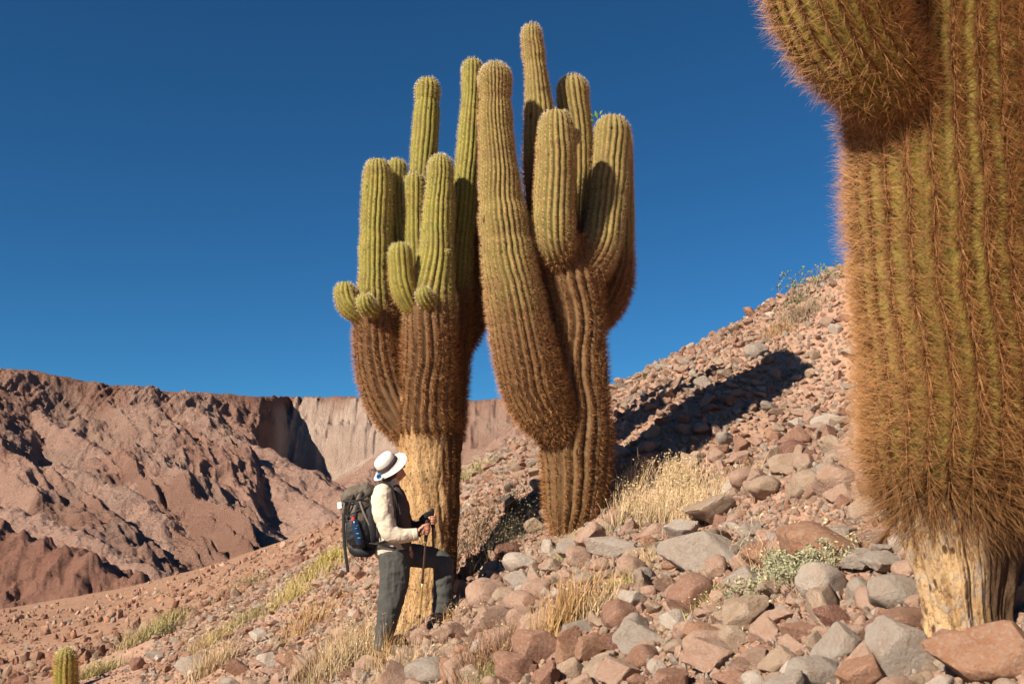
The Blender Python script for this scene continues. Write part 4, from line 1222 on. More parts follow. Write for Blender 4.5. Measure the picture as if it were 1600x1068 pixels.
# the dense straw patch right of the tallest cactus: one mass
parts = []
q = np.random.default_rng(77)
for k in range(46):
    a = q.uniform(0, 6.28); rr_ = math.sqrt(q.uniform(0, 1))
    u = 1030 + 78 * rr_ * math.cos(a) + 8; v = 800 + 42 * rr_ * math.sin(a) - (u - 1030) * .12
    parts += tuft(u, v, 34, 40 + 18 * q.uniform(), 60, STRAW, 900 + k, lean=.28, width=.0030, seeds=60)
plant('straw_grass', parts, 'dense patch of dry straw-coloured grass right of the tallest cactus', None, kind='stuff')
G = 'dry grass tufts on the scree slope'
for a in [
    (885, 985, 100, 92, 420, OCHRE, 1, 'tall upright straw stems standing below the foot of the tallest cactus', .22),
    (930, 965, 60, 60, 160, STRAW, 2, 'loose pale straw tuft right of the tall upright stems', .5),
    (908, 862, 70, 38, 520, YELLOW, 3, 'low yellow-green grass cushion at the foot of the tallest cactus', .6),
    (1010, 885, 55, 34, 240, STRAW, 4, 'thin straw tuft spread over the low grey slab-like boulder', .6),
    (965, 925, 80, 34, 220, (0.45, .38, .15), 5, 'low yellowish tuft between straw stems and the largest grey boulder', .7),
    (760, 1050, 110, 80, 420, (0.34, 0.20, 0.12), 6, 'reddish-brown feathery grass tuft at the bottom edge of the picture', .6),
    (770, 1062, 70, 40, 300, YELLOW, 7, 'yellow-green blades inside the feathery tuft at the bottom edge', .7),
    (540, 1048, 150, 90, 620, STRAW, 8, 'tall dry straw grass left of the hiker rear foot', .45),
    (560, 1030, 80, 50, 300, YELLOW, 9, 'yellow-green tuft at the hiker rear foot', .6),
    (620, 1062, 90, 60, 300, STRAW, 10, 'straw tuft at the bottom edge in front of the hiker', .5),
    (600, 1040, 60, 70, 90, OCHRE, 11, 'sparse ochre stems crossing the hiker rear leg', .35),
    (480, 985, 90, 60, 170, OCHRE, 12, 'sparse ochre dry tuft on the scree left of the hiker', .5),
    (330, 1050, 70, 50, 300, STRAW, 13, 'straw tuft above the flat grey slab at the bottom left', .5),
    (232, 1000, 80, 34, 520, YELLOW, 14, 'yellow-green grass clump on the lower left slope beside dark blades', .5),
    (262, 975, 40, 22, 400, YELLOW, 15, 'small yellow-green clump higher up the lower left slope', .5),
    (150, 1055, 60, 26, 500, YELLOW, 16, 'yellow-green clump right of the small young cactus', .6),
    (385, 975, 60, 26, 340, YELLOW, 17, 'yellow-green clump halfway between small cactus and hiker', .5),
    (330, 1010, 70, 30, 340, (0.50, .38, .18), 18, 'golden clump below the halfway yellow-green clump', .6),
    (480, 915, 90, 32, 620, (0.47, .37, .15), 19, 'largest golden-green grass clump left of the hiker backpack', .5),
    (455, 940, 70, 26, 380, (0.47, .37, .15), 20, 'golden-green clump just downhill of the largest one', .5),
    (515, 880, 50, 24, 500, (0.46, .38, .12), 21, 'golden-green clump directly behind the hiker backpack', .5),
    (742, 742, 44, 20, 500, YELLOW, 22, 'yellow-green tuft on the skyline between the two mid cacti', .6),
    (835, 690, 24, 10, 160, (0.16, .13, .05), 23, 'dark tuft on the skyline left of the tallest cactus trunk', .6),
    (1250, 500, 70, 22, 700, (0.30, .22, .14), 24, 'grey-brown cushion of dead grass high on the right skyline', .8),
    (1215, 525, 40, 20, 300, (0.42, .27, .14), 25, 'brown cushion left of the grey-brown one near the skyline', .8),
    (1240, 478, 30, 14, 200, (0.15, .15, .06), 26, 'dark green tuft just below the skyline shrub', .6),
    (1012, 590, 16, 8, 90, (0.10, .11, .05), 27, 'tiny dark tuft on the skyline right of the tallest cactus', .6),
    (962, 612, 14, 7, 80, (0.10, .11, .05), 28, 'tiny dark tuft on the skyline touching the tallest cactus', .6),
    (985, 770, 60, 50, 110, STRAW, 29, 'thin pale stalks at the lower end of the cactus shadow', .4),
    (1290, 905, 60, 30, 260, STRAW, 30, 'straw spray on the right side of the pale green bush', .9),
    (1090, 950, 110, 26, 420, (0.50, .42, .22), 31, 'flattened straw mat left of the pale green bush', 1.1),
    (1360, 850, 90, 34, 160, OCHRE, 32, 'sparse ochre stems left of the ochre bark base', .8),
    (1175, 960, 70, 20, 240, (0.48, .40, .22), 33, 'low matted straw below the dry stalks', 1.1),
    (705, 975, 60, 34, 90, OCHRE, 34, 'thin bent stems beside the hiker front boot', .7),
    (1130, 770, 90, 44, 200, STRAW, 35, 'sparse straw tufts above the largest grey boulder', .5),
    (780, 1000, 60, 26, 140, YELLOW, 36, 'small yellow-green tuft among rocks below the twiggy bush', .6),
]:
    u, v, wp, hp, n, col, sd, lab, le = a
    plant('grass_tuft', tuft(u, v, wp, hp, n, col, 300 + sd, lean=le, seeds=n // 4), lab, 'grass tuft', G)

def twigs(cx, cy, n, spread, h, col, seed, width=.004, sub=4, leafn=0, leafc=None, leafs=.012, lean=.5):
    """branching dry stems: main stems with side twigs"""
    r = np.random.default_rng(seed)
    ro = roots_at(cx, cy, n, spread * .3, spread * .3, seed)
    outw = np.stack([(ro[:, 0] - cx) / spread, (ro[:, 1] - cy) / spread], -1) * 1.2
    a = blades(ro, h, lean, width, col, segs=4, seed=seed, up=outw)
    parts = [a]
    V = a[0]
    for lev in (1, 2, 3, 4):
        base = (V[2 * lev * n:(2 * lev + 1) * n])
        idx = r.integers(0, n, int(n * sub / 4) + 1)
        b = blades(base[idx], h * .32, .9, width * .6, col, segs=2, seed=seed + lev)
        parts.append(b)
        if leafn:
            m = len(idx); t = b[0][-2 * m:]
            c = t[r.integers(0, len(t), leafn)] + r.normal(0, h * .05, (leafn, 3))
            parts.append(leaves(c, leafs, leafc, seed + 20 + lev))
    return parts
def shrub(u, v, spread_px, h_px, n, col, seed, label, **k):
    p = hit(u, v, 1.5, 29.9); s = pm(v, p.y)
    plant('dry_shrub' if not k.get('leafn') else 'leafy_shrub', twigs(p.x, p.y, n, spread_px * s, h_px * s, col, seed, width=k.pop('width', .003) * max(1, p.y / 9), **k), label, 'bush', 'bushes on the scree slope')
shrub(770, 872, 110, 78, 90, DARKT, 401, 'dark twiggy bush growing on the rise between the two mid cacti', leafn=260, leafc=(0.24, 0.19, 0.09), leafs=.010, lean=.35)
shrub(735, 850, 70, 66, 60, (0.16, .12, .06), 402, 'olive-brown twiggy bush against the golden trunk', leafn=200, leafc=(0.32, 0.25, 0.12), leafs=.010, lean=.35)
shrub(838, 800, 50, 50, 40, DARKT, 403, 'small dark twiggy bush in the shade left of the tallest cactus', leafn=90, leafc=(0.14, 0.12, 0.05), leafs=.010, lean=.35)
shrub(1252, 905, 100, 46, 120, (0.45, .38, .26), 404, 'pale grey-green leafy bush left of the ochre bark base', leafn=1300, leafc=(0.34, 0.34, 0.21), leafs=.009, lean=.7)
shrub(1190, 925, 70, 26, 60, (0.45, .38, .24), 405, 'low straggly grey-green bush in front of the largest grey boulder', leafn=400, leafc=(0.36, 0.33, 0.20), leafs=.010, lean=.9)
shrub(1262, 462, 46, 40, 22, (0.30, .26, .2), 406, 'open leafy shrub standing on the skyline beside the shaggy cactus', leafn=120, leafc=(0.18, 0.20, 0.09), leafs=.02, lean=.6)
shrub(985, 775, 40, 60, 12, (0.45, .35, .24), 407, 'dead grey shrub at the foot of the long cactus shadow', leafn=0, lean=.5)
shrub(600, 1030, 46, 92, 9, (0.42, .32, .2), 408, 'tall dry seed stalks in front of the hiker rear leg', leafn=60, leafc=(0.5, 0.4, 0.26), leafs=.012, lean=.2)
shrub(740, 960, 60, 30, 10, (0.45, .35, .24), 409, 'bent dry twigs right of the hiker front foot', leafn=20, leafc=(0.5, 0.4, 0.26), leafs=.012, lean=1.0)
shrub(1215, 895, 60, 85, 26, STRAW, 410, 'spray of long straw stalks leaning left over the pale green bush', leafn=30, leafc=(0.6, 0.46, 0.26), leafs=.01, lean=.55)
shrub(380, 925, 60, 24, 60, (0.26, .2, .12), 411, 'low grey bush beside rocks on the left slope', leafn=160, leafc=(0.34, 0.30, 0.16), leafs=.02, lean=.6)
shrub(272, 985, 30, 16, 40, DARKT, 412, 'dark small bush beside the yellow-green clump at lower left', leafn=60, leafc=(0.12, 0.12, 0.05), leafs=.02, lean=.6)

# ------------------------------------------------------------------ the hiker
DP = 8.35
def Q(u, v, dd=0.0): return P(u, v, DP + dd)
S_ = pm(850, DP)
def tube(pts, side=(0, 1, 0), n=20, sub=6):
    """closed tube through rows (point, ra, rb): ra along 'side', rb across it"""
    rows = [(*p, ra, rb) for p, ra, rb in pts]
    c = crom(rows, sub); cen = c[:, :3]
    t = np.gradient(cen, axis=0); t /= np.linalg.norm(t, axis=1)[:, None]
    s = np.array(side, float)[None] - t * (t @ np.array(side, float))[:, None]; s /= np.linalg.norm(s, axis=1)[:, None]
    b = np.cross(t, s)
    ph = np.linspace(0, 2 * math.pi, n, endpoint=False)
    V = cen[:, None] + s[:, None] * (np.cos(ph)[None, :, None] * c[:, 3][:, None, None]) + b[:, None] * (np.sin(ph)[None, :, None] * c[:, 4][:, None, None])
    m = len(cen)
    V = np.concatenate([V.reshape(-1, 3), cen[:1] - t[:1] * c[0, 3] * .35, cen[-1:] + t[-1:] * c[-1, 3] * .35])
    Fq = grid_faces(m, n, True)
    k = np.arange(n)
    T = np.concatenate([np.stack([(k + 1) % n, k, np.full(n, m * n)], -1), np.stack([(m - 1) * n + k, (m - 1) * n + (k + 1) % n, np.full(n, m * n + 1)], -1)])
    return V, Fq, T
def ball(c, r, axes=None, n=3):
    V, Fc = ICO[n]
    A = np.eye(3) if axes is None else np.array(axes)
    W = (V * np.array(r)) @ A + np.array(c)
    return W, np.zeros((0, 4), int), Fc
def joined(parts):
    V, F4, F3, o = [], [], [], 0
    for v, q, t in parts:
        V.append(v); F4.append(q + o); F3.append(t + o); o += len(v)
    return np.concatenate(V), np.concatenate(F4), np.concatenate(F3)
def fuse(name, parts, voxel, mat, parent, smooth=4, fold=None, kind=None):
    """one continuous skin round all the parts"""
    V, F4, F3 = joined(parts)
    me = mesh_np(name + '_raw', V, [F4, F3])
    o = bpy.data.objects.new('raw', me); C.objects.link(o)
    m = o.modifiers.new('r', 'REMESH'); m.mode = 'VOXEL'; m.voxel_size = voxel
    if smooth:
        s = o.modifiers.new('s', 'SMOOTH'); s.factor = .5; s.iterations = smooth
    dg = bpy.context.evaluated_depsgraph_get()
    out = bpy.data.meshes.new_from_object(o.evaluated_get(dg)); out.name = name
    bpy.data.objects.remove(o); bpy.data.meshes.remove(me)
    if fold:
        n = len(out.vertices); co = np.empty(n * 3, np.float32); out.vertices.foreach_get('co', co); co = co.reshape(-1, 3).astype(float)
        no = np.empty(n * 3, np.float32); out.vertex_normals.foreach_get('vector', no); no = no.reshape(-1, 3)
        co += no * fold(co)[:, None]
        out.vertices.foreach_set('co', co.astype(np.float32).ravel())
    out.polygons.foreach_set('use_smooth', np.ones(len(out.polygons), bool))
    out.materials.clear(); out.materials.append(mat)
    return link(name, out, None, parent, kind)

def fabric(name, c, amt=.12, rough=.85, bump=.25):
    t = NT(name, rough, .15)
    v = t.coord()
    n = t.noise(v, 9, 6, .65, .8); f = t.noise(v, 260, 3, .6)
    t.color(t.mix(t.ramp(n, [(.3, 0), (.7, 1)]), tuple(x * (1 - amt) for x in c), tuple(min(1, x * (1 + amt)) for x in c)))
    t.bump(n, bump * 1.6, .02, None); 
    return t.m
M_skin = simple('skin', (0.46, 0.215, 0.14), .5, 30, .12, .1, .35)
M_shirt = fabric('beige_cotton', (0.56, 0.49, 0.39))
M_front = fabric('charcoal_fleece', (0.075, 0.06, 0.058))
M_trou = fabric('grey_trouser_cloth', (0.066, 0.067, 0.064))
M_hat = fabric('white_hat_canvas', (0.66, 0.63, 0.58), .1)
M_band = simple('hat_band_cloth', (0.045, 0.035, 0.04), .8)
M_blue = simple('blue_wool', (0.02, 0.20, 0.48), .8)
M_boot = simple('grey_boot_leather', (0.20, 0.18, 0.16), .7, 90)
M_sole = simple('boot_sole_rubber', (0.03, 0.03, 0.03), .8)
M_pack = fabric('pack_cloth_brown_grey', (0.115, 0.095, 0.077), .3)
M_strap = simple('black_webbing', (0.018, 0.017, 0.018), .65, 200)
M_meshp = simple('black_mesh_pocket', (0.014, 0.015, 0.018), .6, 300)
M_hair = simple('brown_hair', (0.06, 0.04, 0.03), .6, 150)

person = empty('person', Vector((Q(600, 1018).x, Q(600, 1018).y, float(H(Q(600, 1018).x, Q(600, 1018).y)))),
               'hiker in white hat, beige shirt and grey trousers stepping uphill, looking up at the cacti', 'person')

# --- head frame: looking to the right, away and up
look = Vector((0.80, 0.38, 0.46)).normalized()
upv = Vector((-0.42, -0.22, 0.88)); upv = (upv - look * upv.dot(look)).normalized()
lat = look.cross(upv).normalized()
hc = Q(611, 732, -.01)
def hp(f, s, u): return hc + look * f + lat * s + upv * u
AX = [list(look), list(lat), list(upv)]
def limb(a, ra, b, rb, c=None, rc=None):
    r = [(a, ra, ra), (b, rb, rb)]
    if c is not None: r.append((c, rc, rc))
    return tube(r, side=(0.1, 1, 0.05))
sh_n, el_n, wr_n = Q(597, 772, -.17), Q(606, 828, -.24), Q(650, 834, -.20)
sh_f, el_f, wr_f = Q(616, 772, .17), Q(636, 824, .24), Q(667, 818, .14)
hipn, kn_n, an_n = Q(614, 868, -.09), Q(609, 940, -.09), Q(600, 1004, -.07)
hipf, kn_f, an_f = Q(628, 866, .09), Q(690, 876, .10), Q(689, 950, .12)
body = [
    ball(hc, (.098, .078, .112), AX, 3),                                    # skull
    ball(hp(.028, 0, -.062), (.066, .056, .062), AX, 3),                    # jaw
    ball(hp(.078, 0, -.092), (.022, .026, .020), AX, 2),                    # chin
    tube([(hp(.088, 0, .004), .012, .012), (hp(.112, 0, -.026), .014, .014), (hp(.100, 0, -.038), .012, .012)]),  # nose
    ball(hp(.082, 0, -.062), (.014, .026, .010), AX, 2),                    # lips
    ball(hp(-.005, .078, -.01), (.024, .010, .032), AX, 2), ball(hp(-.005, -.078, -.01), (.024, .010, .032), AX, 2),   # ears
    ball(hp(.080, 0, .028), (.020, .055, .012), AX, 2),                     # brow
    tube([(hp(-.02, 0, -.06), .055, .055), (Q(609, 752), .056, .056), (Q(607, 768), .07, .075)]),
    tube([(Q(606, 764), .13, .08), (Q(606, 790), .165, .105), (Q(611, 825), .145, .10), (Q(615, 862), .150, .11)]),   # trunk
    limb(sh_n, .055, el_n, .042), limb(el_n, .040, wr_n, .026), limb(sh_f, .055, el_f, .042), limb(el_f, .040, wr_f, .026),
    limb(hipn, .085, kn_n, .056), limb(kn_n, .054, an_n, .038), limb(hipf, .085, kn_f, .056), limb(kn_f, .054, an_f, .038),
    ball(Q(620, 866), (.14, .13, .09)),
]
# --- hands closed round the pole grips
def hand(wrist, grip, gdir, fore, thumb_side, s=1.0):
    """palm from wrist to the grip; four fingers curl round the grip axis gdir, thumb on top"""
    g = Vector(gdir).normalized(); f = Vector(fore); f = (f - g * f.dot(g)).normalized(); n = g.cross(f).normalized() * thumb_side
    out = []
    palm = grip - f * .030 + n * .016
    out.append(tube([(wrist, .026, .020), (wrist.lerp(palm, .5), .032, .019), (palm, .038, .018), (palm + f * .012, .036, .015)], side=tuple(g), n=14, sub=4))
    for k, (off, rr, ln) in enumerate(((.030, .0092, 1.0), (.010, .0098, 1.06), (-.010, .0094, 1.0), (-.029, .0082, .85))):
        ce = grip + g * off
        R = .026 * ln
        pts = []
        for a in (-2.3, -1.25, -.35, .55, 1.45, 2.15):
            # angle 0 looks along fore; start on the palm side and close round the front
            pts.append((ce + (f * math.cos(a) + n * -math.sin(a)) * R, rr * (1 - .035 * (a + 2.3)), rr * (1 - .035 * (a + 2.3))))
        out.append(tube(pts, side=tuple(g), n=10, sub=4))
    th = [(palm + g * .030 - f * .010, .013, .013), (grip + g * .046 + n * .022 - f * .006, .0115, .0115), (grip + g * .050 + n * .010 + f * .020, .0100, .0100), (grip + g * .046 - n * .014 + f * .026, .0088, .0088)]
    out.append(tube(th, side=tuple(n), n=10, sub=4))
    return out
grip_n, grip_f = Q(666, 828, -.20), Q(676, 812, .08)
dir_n = (Q(667, 820, -.20) - Q(652, 1006, -.16)).normalized()
dir_f = (Q(676, 800, .08) - Q(680, 960, .16)).normalized()
body += hand(wr_n, grip_n, dir_n, (1, .25, 0), -1)
body += hand(wr_f, grip_f, dir_f, (1, -.2, 0), 1)
fuse('body', body, .0052, M_skin, person, smooth=3)
# eyes under the brim, hair at the nape
M_eye = simple('eye_white', (0.7, 0.68, 0.64), .3); M_iris = simple('iris', (0.05, 0.03, 0.02), .2)
for s in (-1, 1):
    V_, q_, t_ = ball(hp(.079, .031 * s, .006), (.013,) * 3, AX, 3); e = link('eye', mesh_np('eye', V_, t_), M_eye, person)
    V_, q_, t_ = ball(hp(.0895, .031 * s, .006), (.0045,) * 3, AX, 2); link('iris', mesh_np('iris', V_, t_), M_iris, e)
hair = [ball(hp(-.018, 0, .006), (.098, .088, .108), AX, 3), ball(hp(-.062, 0, -.055), (.045, .065, .045), AX, 3)]
fuse('hair', hair, .006, M_hair, person, smooth=2, fold=lambda c: .004 * fbm(c[:, 0] * 60, c[:, 2] * 20, c[:, 1] * 60, 3, 5))

# --- hat: crown, band, brim
hax = Vector((-0.56, -0.50, 0.66)).normalized(); hx = look - hax * look.dot(hax); hx.normalize(); hy = hax.cross(hx)
hbase = Q(607, 727, -.02) + hax * .0
def lathe(name, prof, mat, parent, n=56, warp=None, thick=None):
    V = []
    for r_, z_ in prof:
        for k in range(n):
            a = 2 * math.pi * k / n
            rr_ = r_; zz = z_
            if warp: rr_, zz = warp(r_, z_, a)
            V.append(hbase + hx * (rr_ * .95 * math.cos(a) * 1.08) + hy * (rr_ * .95 * math.sin(a)) + hax * zz)
    me = mesh_np(name, np.array([list(v) for v in V]), grid_faces(len(prof), n, True))
    o = link(name, me, mat, parent); return o
crown = [(.094, .0), (.093, .03), (.090, .062), (.086, .080), (.076, .092), (.05, .099), (.0005, .101), (.0005, .097), (.05, .095), (.072, .088), (.084, .062), (.088, .0), (.094, .0)]
bw = lambda r_, z_, a: (r_, z_ + (.010 * math.sin(2 * a + .6) - .008 * math.cos(a)) * (r_ - .09) / .06)
hat = lathe('hat', [(r_, z_) for r_, z_ in crown], M_hat, person)
lathe('brim', [(.088, .004), (.11, .002), (.14, -.008), (.160, -.020), (.163, -.022), (.161, -.0245), (.14, -.012), (.11, -.002), (.088, .0), (.088, .004)], M_hat, hat, warp=bw)
lathe('hat_band', [(.0955, .006), (.0965, .010), (.0945, .046), (.0915, .046), (.0925, .006), (.0955, .006)], M_band, hat)
for rr_ in (.104, .112):
    lathe('stitched_stripe', [(rr_, .0055 - (rr_ - .1) * .25), (rr_ + .0025, .0055 - (rr_ - .1) * .25), (rr_ + .0025, .001), (rr_, .001), (rr_, .0055 - (rr_ - .1) * .25)], M_band, hat, warp=bw)
# blue wool flower on the brim
pc = hbase + hx * -.125 + hy * -.075 + hax * .002
cc_ = Q(592, 744, -.16)
r_ = np.random.default_rng(3); n_w = 240
d_ = r_.normal(0, 1, (n_w, 3)); d_[:, 1] -= .6
link('blue_pompom', spine_mesh('blue_pompom', np.tile(np.array(list(cc_)), (n_w, 1)), d_, r_.uniform(.022, .034, n_w), np.full(n_w, .0035), np.tile([[.01, .12, .36]], (n_w, 1)), np.tile([[.06, .40, .72]], (n_w, 1))), M_spine, hat)

# --- clothes
def folds(k, amp, stretch=(1, 1, 1), sd=0):
    return lambda c: 1.15 * amp * (ridged(c[:, 0] * k * stretch[0] + c[:, 1] * k * .6, c[:, 2] * k * stretch[2] + c[:, 1] * k * .5, 3, sd, .5) - .75) + amp * .4 * fbm(c[:, 0] * k * 3, c[:, 2] * k * 3, c[:, 1] * k * 3, 3, sd)
trou = [
    tube([(Q(616, 846), .155, .135), (Q(616, 858), .165, .148), (Q(619, 875), .165, .140), (Q(618, 888), .12, .11)]),
    tube([(Q(615, 862, -.075), .115, .13), (Q(617, 885, -.085), .108, .128), (Q(616, 905, -.09), .10, .122), (Q(612, 930, -.09), .092, .112), (Q(608, 955, -.09), .088, .098), (Q(602, 980, -.08), .078, .084), (Q(599, 1003, -.07), .070, .078), (Q(598, 1014, -.07), .070, .080)]),
    tube([(Q(622, 866, .07), .105, .105), (Q(645, 867, .08), .105, .10), (Q(668, 870, .09), .10, .092), (Q(684, 874, .10), .092, .086), (Q(692, 880, .10), .088, .084), (Q(694, 894, .10), .086, .086), (Q(693, 920, .11), .082, .088), (Q(692, 945, .12), .078, .086), (Q(691, 957, .12), .076, .088)], side=(0, 1, .05)),
]
# creases: fan out from crotch and knee
def trou_fold(c):
    k = folds(7, .016, (1.4, 1, .8), 21)(c)
    kn = Q(694, 882, .1); d1 = np.sqrt(((c - np.array(list(kn))) ** 2).sum(1))
    return k + .006 * np.sin(d1 * 95 + 3 * vnoise(c[:, 0] * 8, c[:, 2] * 8)) * np.exp(-(d1 / .22) ** 2)
trousers = fuse('trousers', trou, .0075, M_trou, person, smooth=5, fold=trou_fold)
shirt = [
    tube([(Q(615, 866, -.01), .165, .152), (Q(613, 850), .17, .145), (Q(608, 825), .165, .140), (Q(605, 800), .18, .142), (Q(604, 780), .185, .128), (Q(605, 764), .14, .095), (Q(607, 755), .085, .078)]),
    tube([(Q(604, 768, -.12), .075, .075), (sh_n + Vector((0, 0, .005)), .085, .082), (Q(598, 795, -.215), .078, .088), (Q(602, 815, -.235), .072, .082), (Q(608, 831, -.24), .066, .072), (Q(624, 836, -.23), .058, .064), (Q(638, 836, -.215), .052, .055), (Q(649, 834.5, -.205), .046, .047)], side=(0, 1, 0)),
    tube([(Q(609, 758, 0), .072, .072), (Q(611, 750, 0), .066, .068), (Q(612, 744, 0), .062, .066)]),
]
fuse('shirt', shirt, .0075, M_shirt, person, smooth=4, fold=folds(9, .013, (1, 1, 1.5), 31))
front = [
    tube([(Q(632, 858, .02), .145, .055), (Q(631, 840), .15, .062), (Q(629, 815), .15, .070), (Q(626, 790, .0), .155, .070), (Q(621, 772, .0), .12, .055), (Q(616, 760, .01), .075, .04)]),
    tube([(Q(618, 770, .12), .078, .078), (Q(624, 790, .20), .076, .078), (Q(634, 818, .24), .07, .07), (Q(648, 824, .21), .056, .058), (Q(663, 820, .15), .046, .046)]),
]
fuse('vest', front, .0075, M_front, person, smooth=4, fold=folds(10, .011, (1, 1, 1.5), 41))
# small pale zip pull on the chest and shirt tail showing below the vest
cuff = fuse('cuff', [tube([(Q(645, 835, -.21), .049, .052), (Q(652.5, 834, -.205), .046, .05)])], .005, M_shirt, person, smooth=1)
link('zip_pull', mesh_np('zip_pull', *[x for x in (lambda v, q, t: (v, [q, t]))(*tube([(Q(621, 785, -.155), .005, .004), (Q(624, 796, -.158), .006, .004), (Q(625, 803, -.155), .005, .003)]))]), simple('pale_print', (.6, .58, .56)), person)

# --- boots
def boot(name, heel, toe, ank):
    f = (toe - heel); f.z = 0; L = f.length; f.normalize(); sd = Vector((-f.y, f.x, 0))
    b = [tube([(heel + Vector((0, 0, .055)), .036, .05), (heel + f * .08 + Vector((0, 0, .06)), .040, .055), (heel + f * .17 + Vector((0, 0, .045)), .046, .036), (heel + f * (L - .03) + Vector((0, 0, .036)), .042, .026), (toe + Vector((0, 0, .03)), .025, .018)], side=tuple(sd)),
         tube([(heel + f * .03 + Vector((0, 0, .05)), .042, .05), (heel.lerp(ank, .6) + Vector((0, 0, .02)), .046, .052), (ank + Vector((0, 0, .02)), .048, .054)], side=tuple(sd))]
    o = fuse(name, b, .006, M_boot, person, smooth=3)
    s = fuse('sole', [tube([(heel + Vector((0, 0, .008)), .038, .012), (heel + f * .10 + Vector((0, 0, .010)), .040, .012), (heel + f * .19 + Vector((0, 0, .010)), .048, .012), (toe + Vector((0, 0, .012)), .03, .012)], side=tuple(sd))], .005, M_sole, o, smooth=1)
    lc = []
    for k in range(4):
        p = heel + f * (.10 + .022 * k) + Vector((0, 0, .118 - .016 * k))
        lc.append(tube([(p - sd * .028, .003, .003), (p + Vector((0, 0, .006)), .003, .003), (p + sd * .028, .003, .003)], n=6, sub=3))
    V, F4, F3 = joined(lc); link('laces', mesh_np('laces', V, [F4, F3]), M_strap, o)
boot('boot', Q(590, 1026, -.07), Q(633, 1032, -.09), an_n)
boot('boot', Q(682, 968, .13), Q(722, 962, .20), an_f)
# flat stones that the boots stand on
for (u_, v_, dd_, w_, lab) in ((608, 1036, -.08, .17, 'flat tan stone under the hiker rear boot'), (704, 973, .15, .16, 'flat tan stone under the hiker front boot')):
    p = Q(u_, v_, dd_)
    o = bpy.data.objects.new('rock', ROCKS[3]); C.objects.link(o)
    o.location = p - Vector((0, 0, .045)); o.scale = (w_ * 1.25, w_, .115); o.rotation_euler = (0.03, -.12, .4)
    o['tint'] = [*TINTS['tan'], 1.0]
    tag(o, lab, 'rock', 'loose rocks on the scree slope')

# --- backpack (its own thing, hanging from the shoulders)
pack = empty('backpack', Q(565, 866), 'brown-grey backpack with black straps and a bottle in its side pocket', 'backpack')
pm_ = [
    tube([(Q(572, 860, -.0), .12, .085), (Q(566, 852), .15, .115), (Q(563, 835), .16, .13), (Q(563, 810), .16, .125), (Q(568, 785), .15, .12), (Q(575, 768), .13, .10), (Q(580, 762), .11, .07)]),
]
fuse('bag', pm_, .0075, M_pack, pack, smooth=4, fold=folds(8, .012, (1, 1, .7), 51))
fuse('lid', [tube([(Q(540, 784), .12, .05), (Q(548, 776), .145, .075), (Q(562, 769), .14, .07), (Q(578, 763), .12, .055)]), tube([(Q(541, 788), .11, .055), (Q(541, 803), .11, .045), (Q(548, 818), .10, .04)])], .0075, M_pack, pack, smooth=4, fold=folds(12, .012, (1, 1, 1), 52))
def strap(name, pts, wa=.016, wb=.003, mat=None, parent=None, side=(0, 1, 0)):
    V, F4, F3 = tube([(p, wa, wb) for p in pts], side=side, n=8, sub=6)
    return link(name, mesh_np(name, V, [F4, F3]), mat or M_strap, parent or pack)
strap('shoulder_strap', [Q(583, 770, -.13), Q(592, 757, -.15), Q(604, 756, -.165), Q(613, 764, -.172), Q(619, 780, -.175), Q(621, 800, -.178), Q(621, 818, -.172), Q(612, 838, -.175), Q(598, 846, -.18), Q(588, 848, -.15)], .024, .009)
strap('shoulder_strap', [Q(584, 768, .12), Q(598, 754, .14), Q(612, 756, .15), Q(626, 775, .14), Q(634, 800, .12), Q(632, 830, .14)], .022, .008)
strap('hip_belt', [Q(575, 848, -.14), Q(590, 850, -.175), Q(604, 853, -.185), Q(618, 856, -.17)], .020, .008)
strap('side_strap', [Q(566, 768, -.14), Q(560, 785, -.158), Q(556, 800, -.162), Q(552, 822, -.165)], .012, .003, side=(1, 0, 0))
strap('side_strap', [Q(545, 778, -.14), Q(560, 790, -.160), Q(574, 806, -.158), Q(584, 812, -.14)], .009, .003, side=(0, 0, 1))
strap('side_strap', [Q(538, 815, -.10), Q(545, 806, -.15), Q(560, 797, -.165), Q(577, 790, -.15)], .007, .003, side=(0, 0, 1))
strap('side_strap', [Q(576, 770, -.13), Q(580, 790, -.14), Q(588, 815, -.15), Q(590, 840, -.16)], .010, .003, side=(1, 0, 0))
strap('hanging_strap', [Q(537, 800, -.10), Q(537, 825, -.11), Q(539, 855, -.11), Q(542, 880, -.11), Q(544, 893, -.11)], .013, .0035, side=(1, 0, 0))
strap('pole_loop', [Q(551, 858, -.08), Q(553, 868, -.09), Q(558, 876, -.09), Q(560, 872, -.08), Q(557, 862, -.08)], .005, .003)
strap('pole_loop', [Q(562, 862, -.09), Q(565, 872, -.10), Q(572, 876, -.10), Q(571, 866, -.09), Q(565, 860, -.09)], .005, .003)
strap('frame_rail', [Q(562, 783, -.155), Q(568, 800, -.163), Q(578, 822, -.155), Q(587, 845, -.14)], .009, .007, mat=simple('grey_rail', (.16, .14, .12), .6), side=(1, 0, 0))
pk = fuse('mesh_pocket', [tube([(Q(562, 850, -.145), .03, .085), (Q(560, 838, -.15), .036, .10), (Q(559, 824, -.15), .034, .095), (Q(560, 814, -.145), .026, .085)])], .006, M_meshp, pack, smooth=2, fold=folds(20, .006, (1, 1, 1), 53))
bot = bpy.data.objects.new('water_bottle', None); C.objects.link(bot); bot.location = Q(562, 845, -.19)
tag(bot, 'blue drinking bottle with a red cap in the side pocket of the backpack', 'bottle')
M_bot = simple('blue_bottle_plastic', (0.008, 0.022, 0.06), .25, 20, .2, 0, .5)
V, F4, F3 = tube([(Q(563, 850, -.185), .030, .030), (Q(561, 840, -.19), .034, .034), (Q(558, 828, -.19), .034, .034), (Q(555, 816, -.185), .030, .030), (Q(553, 812, -.18), .016, .016)], n=20)
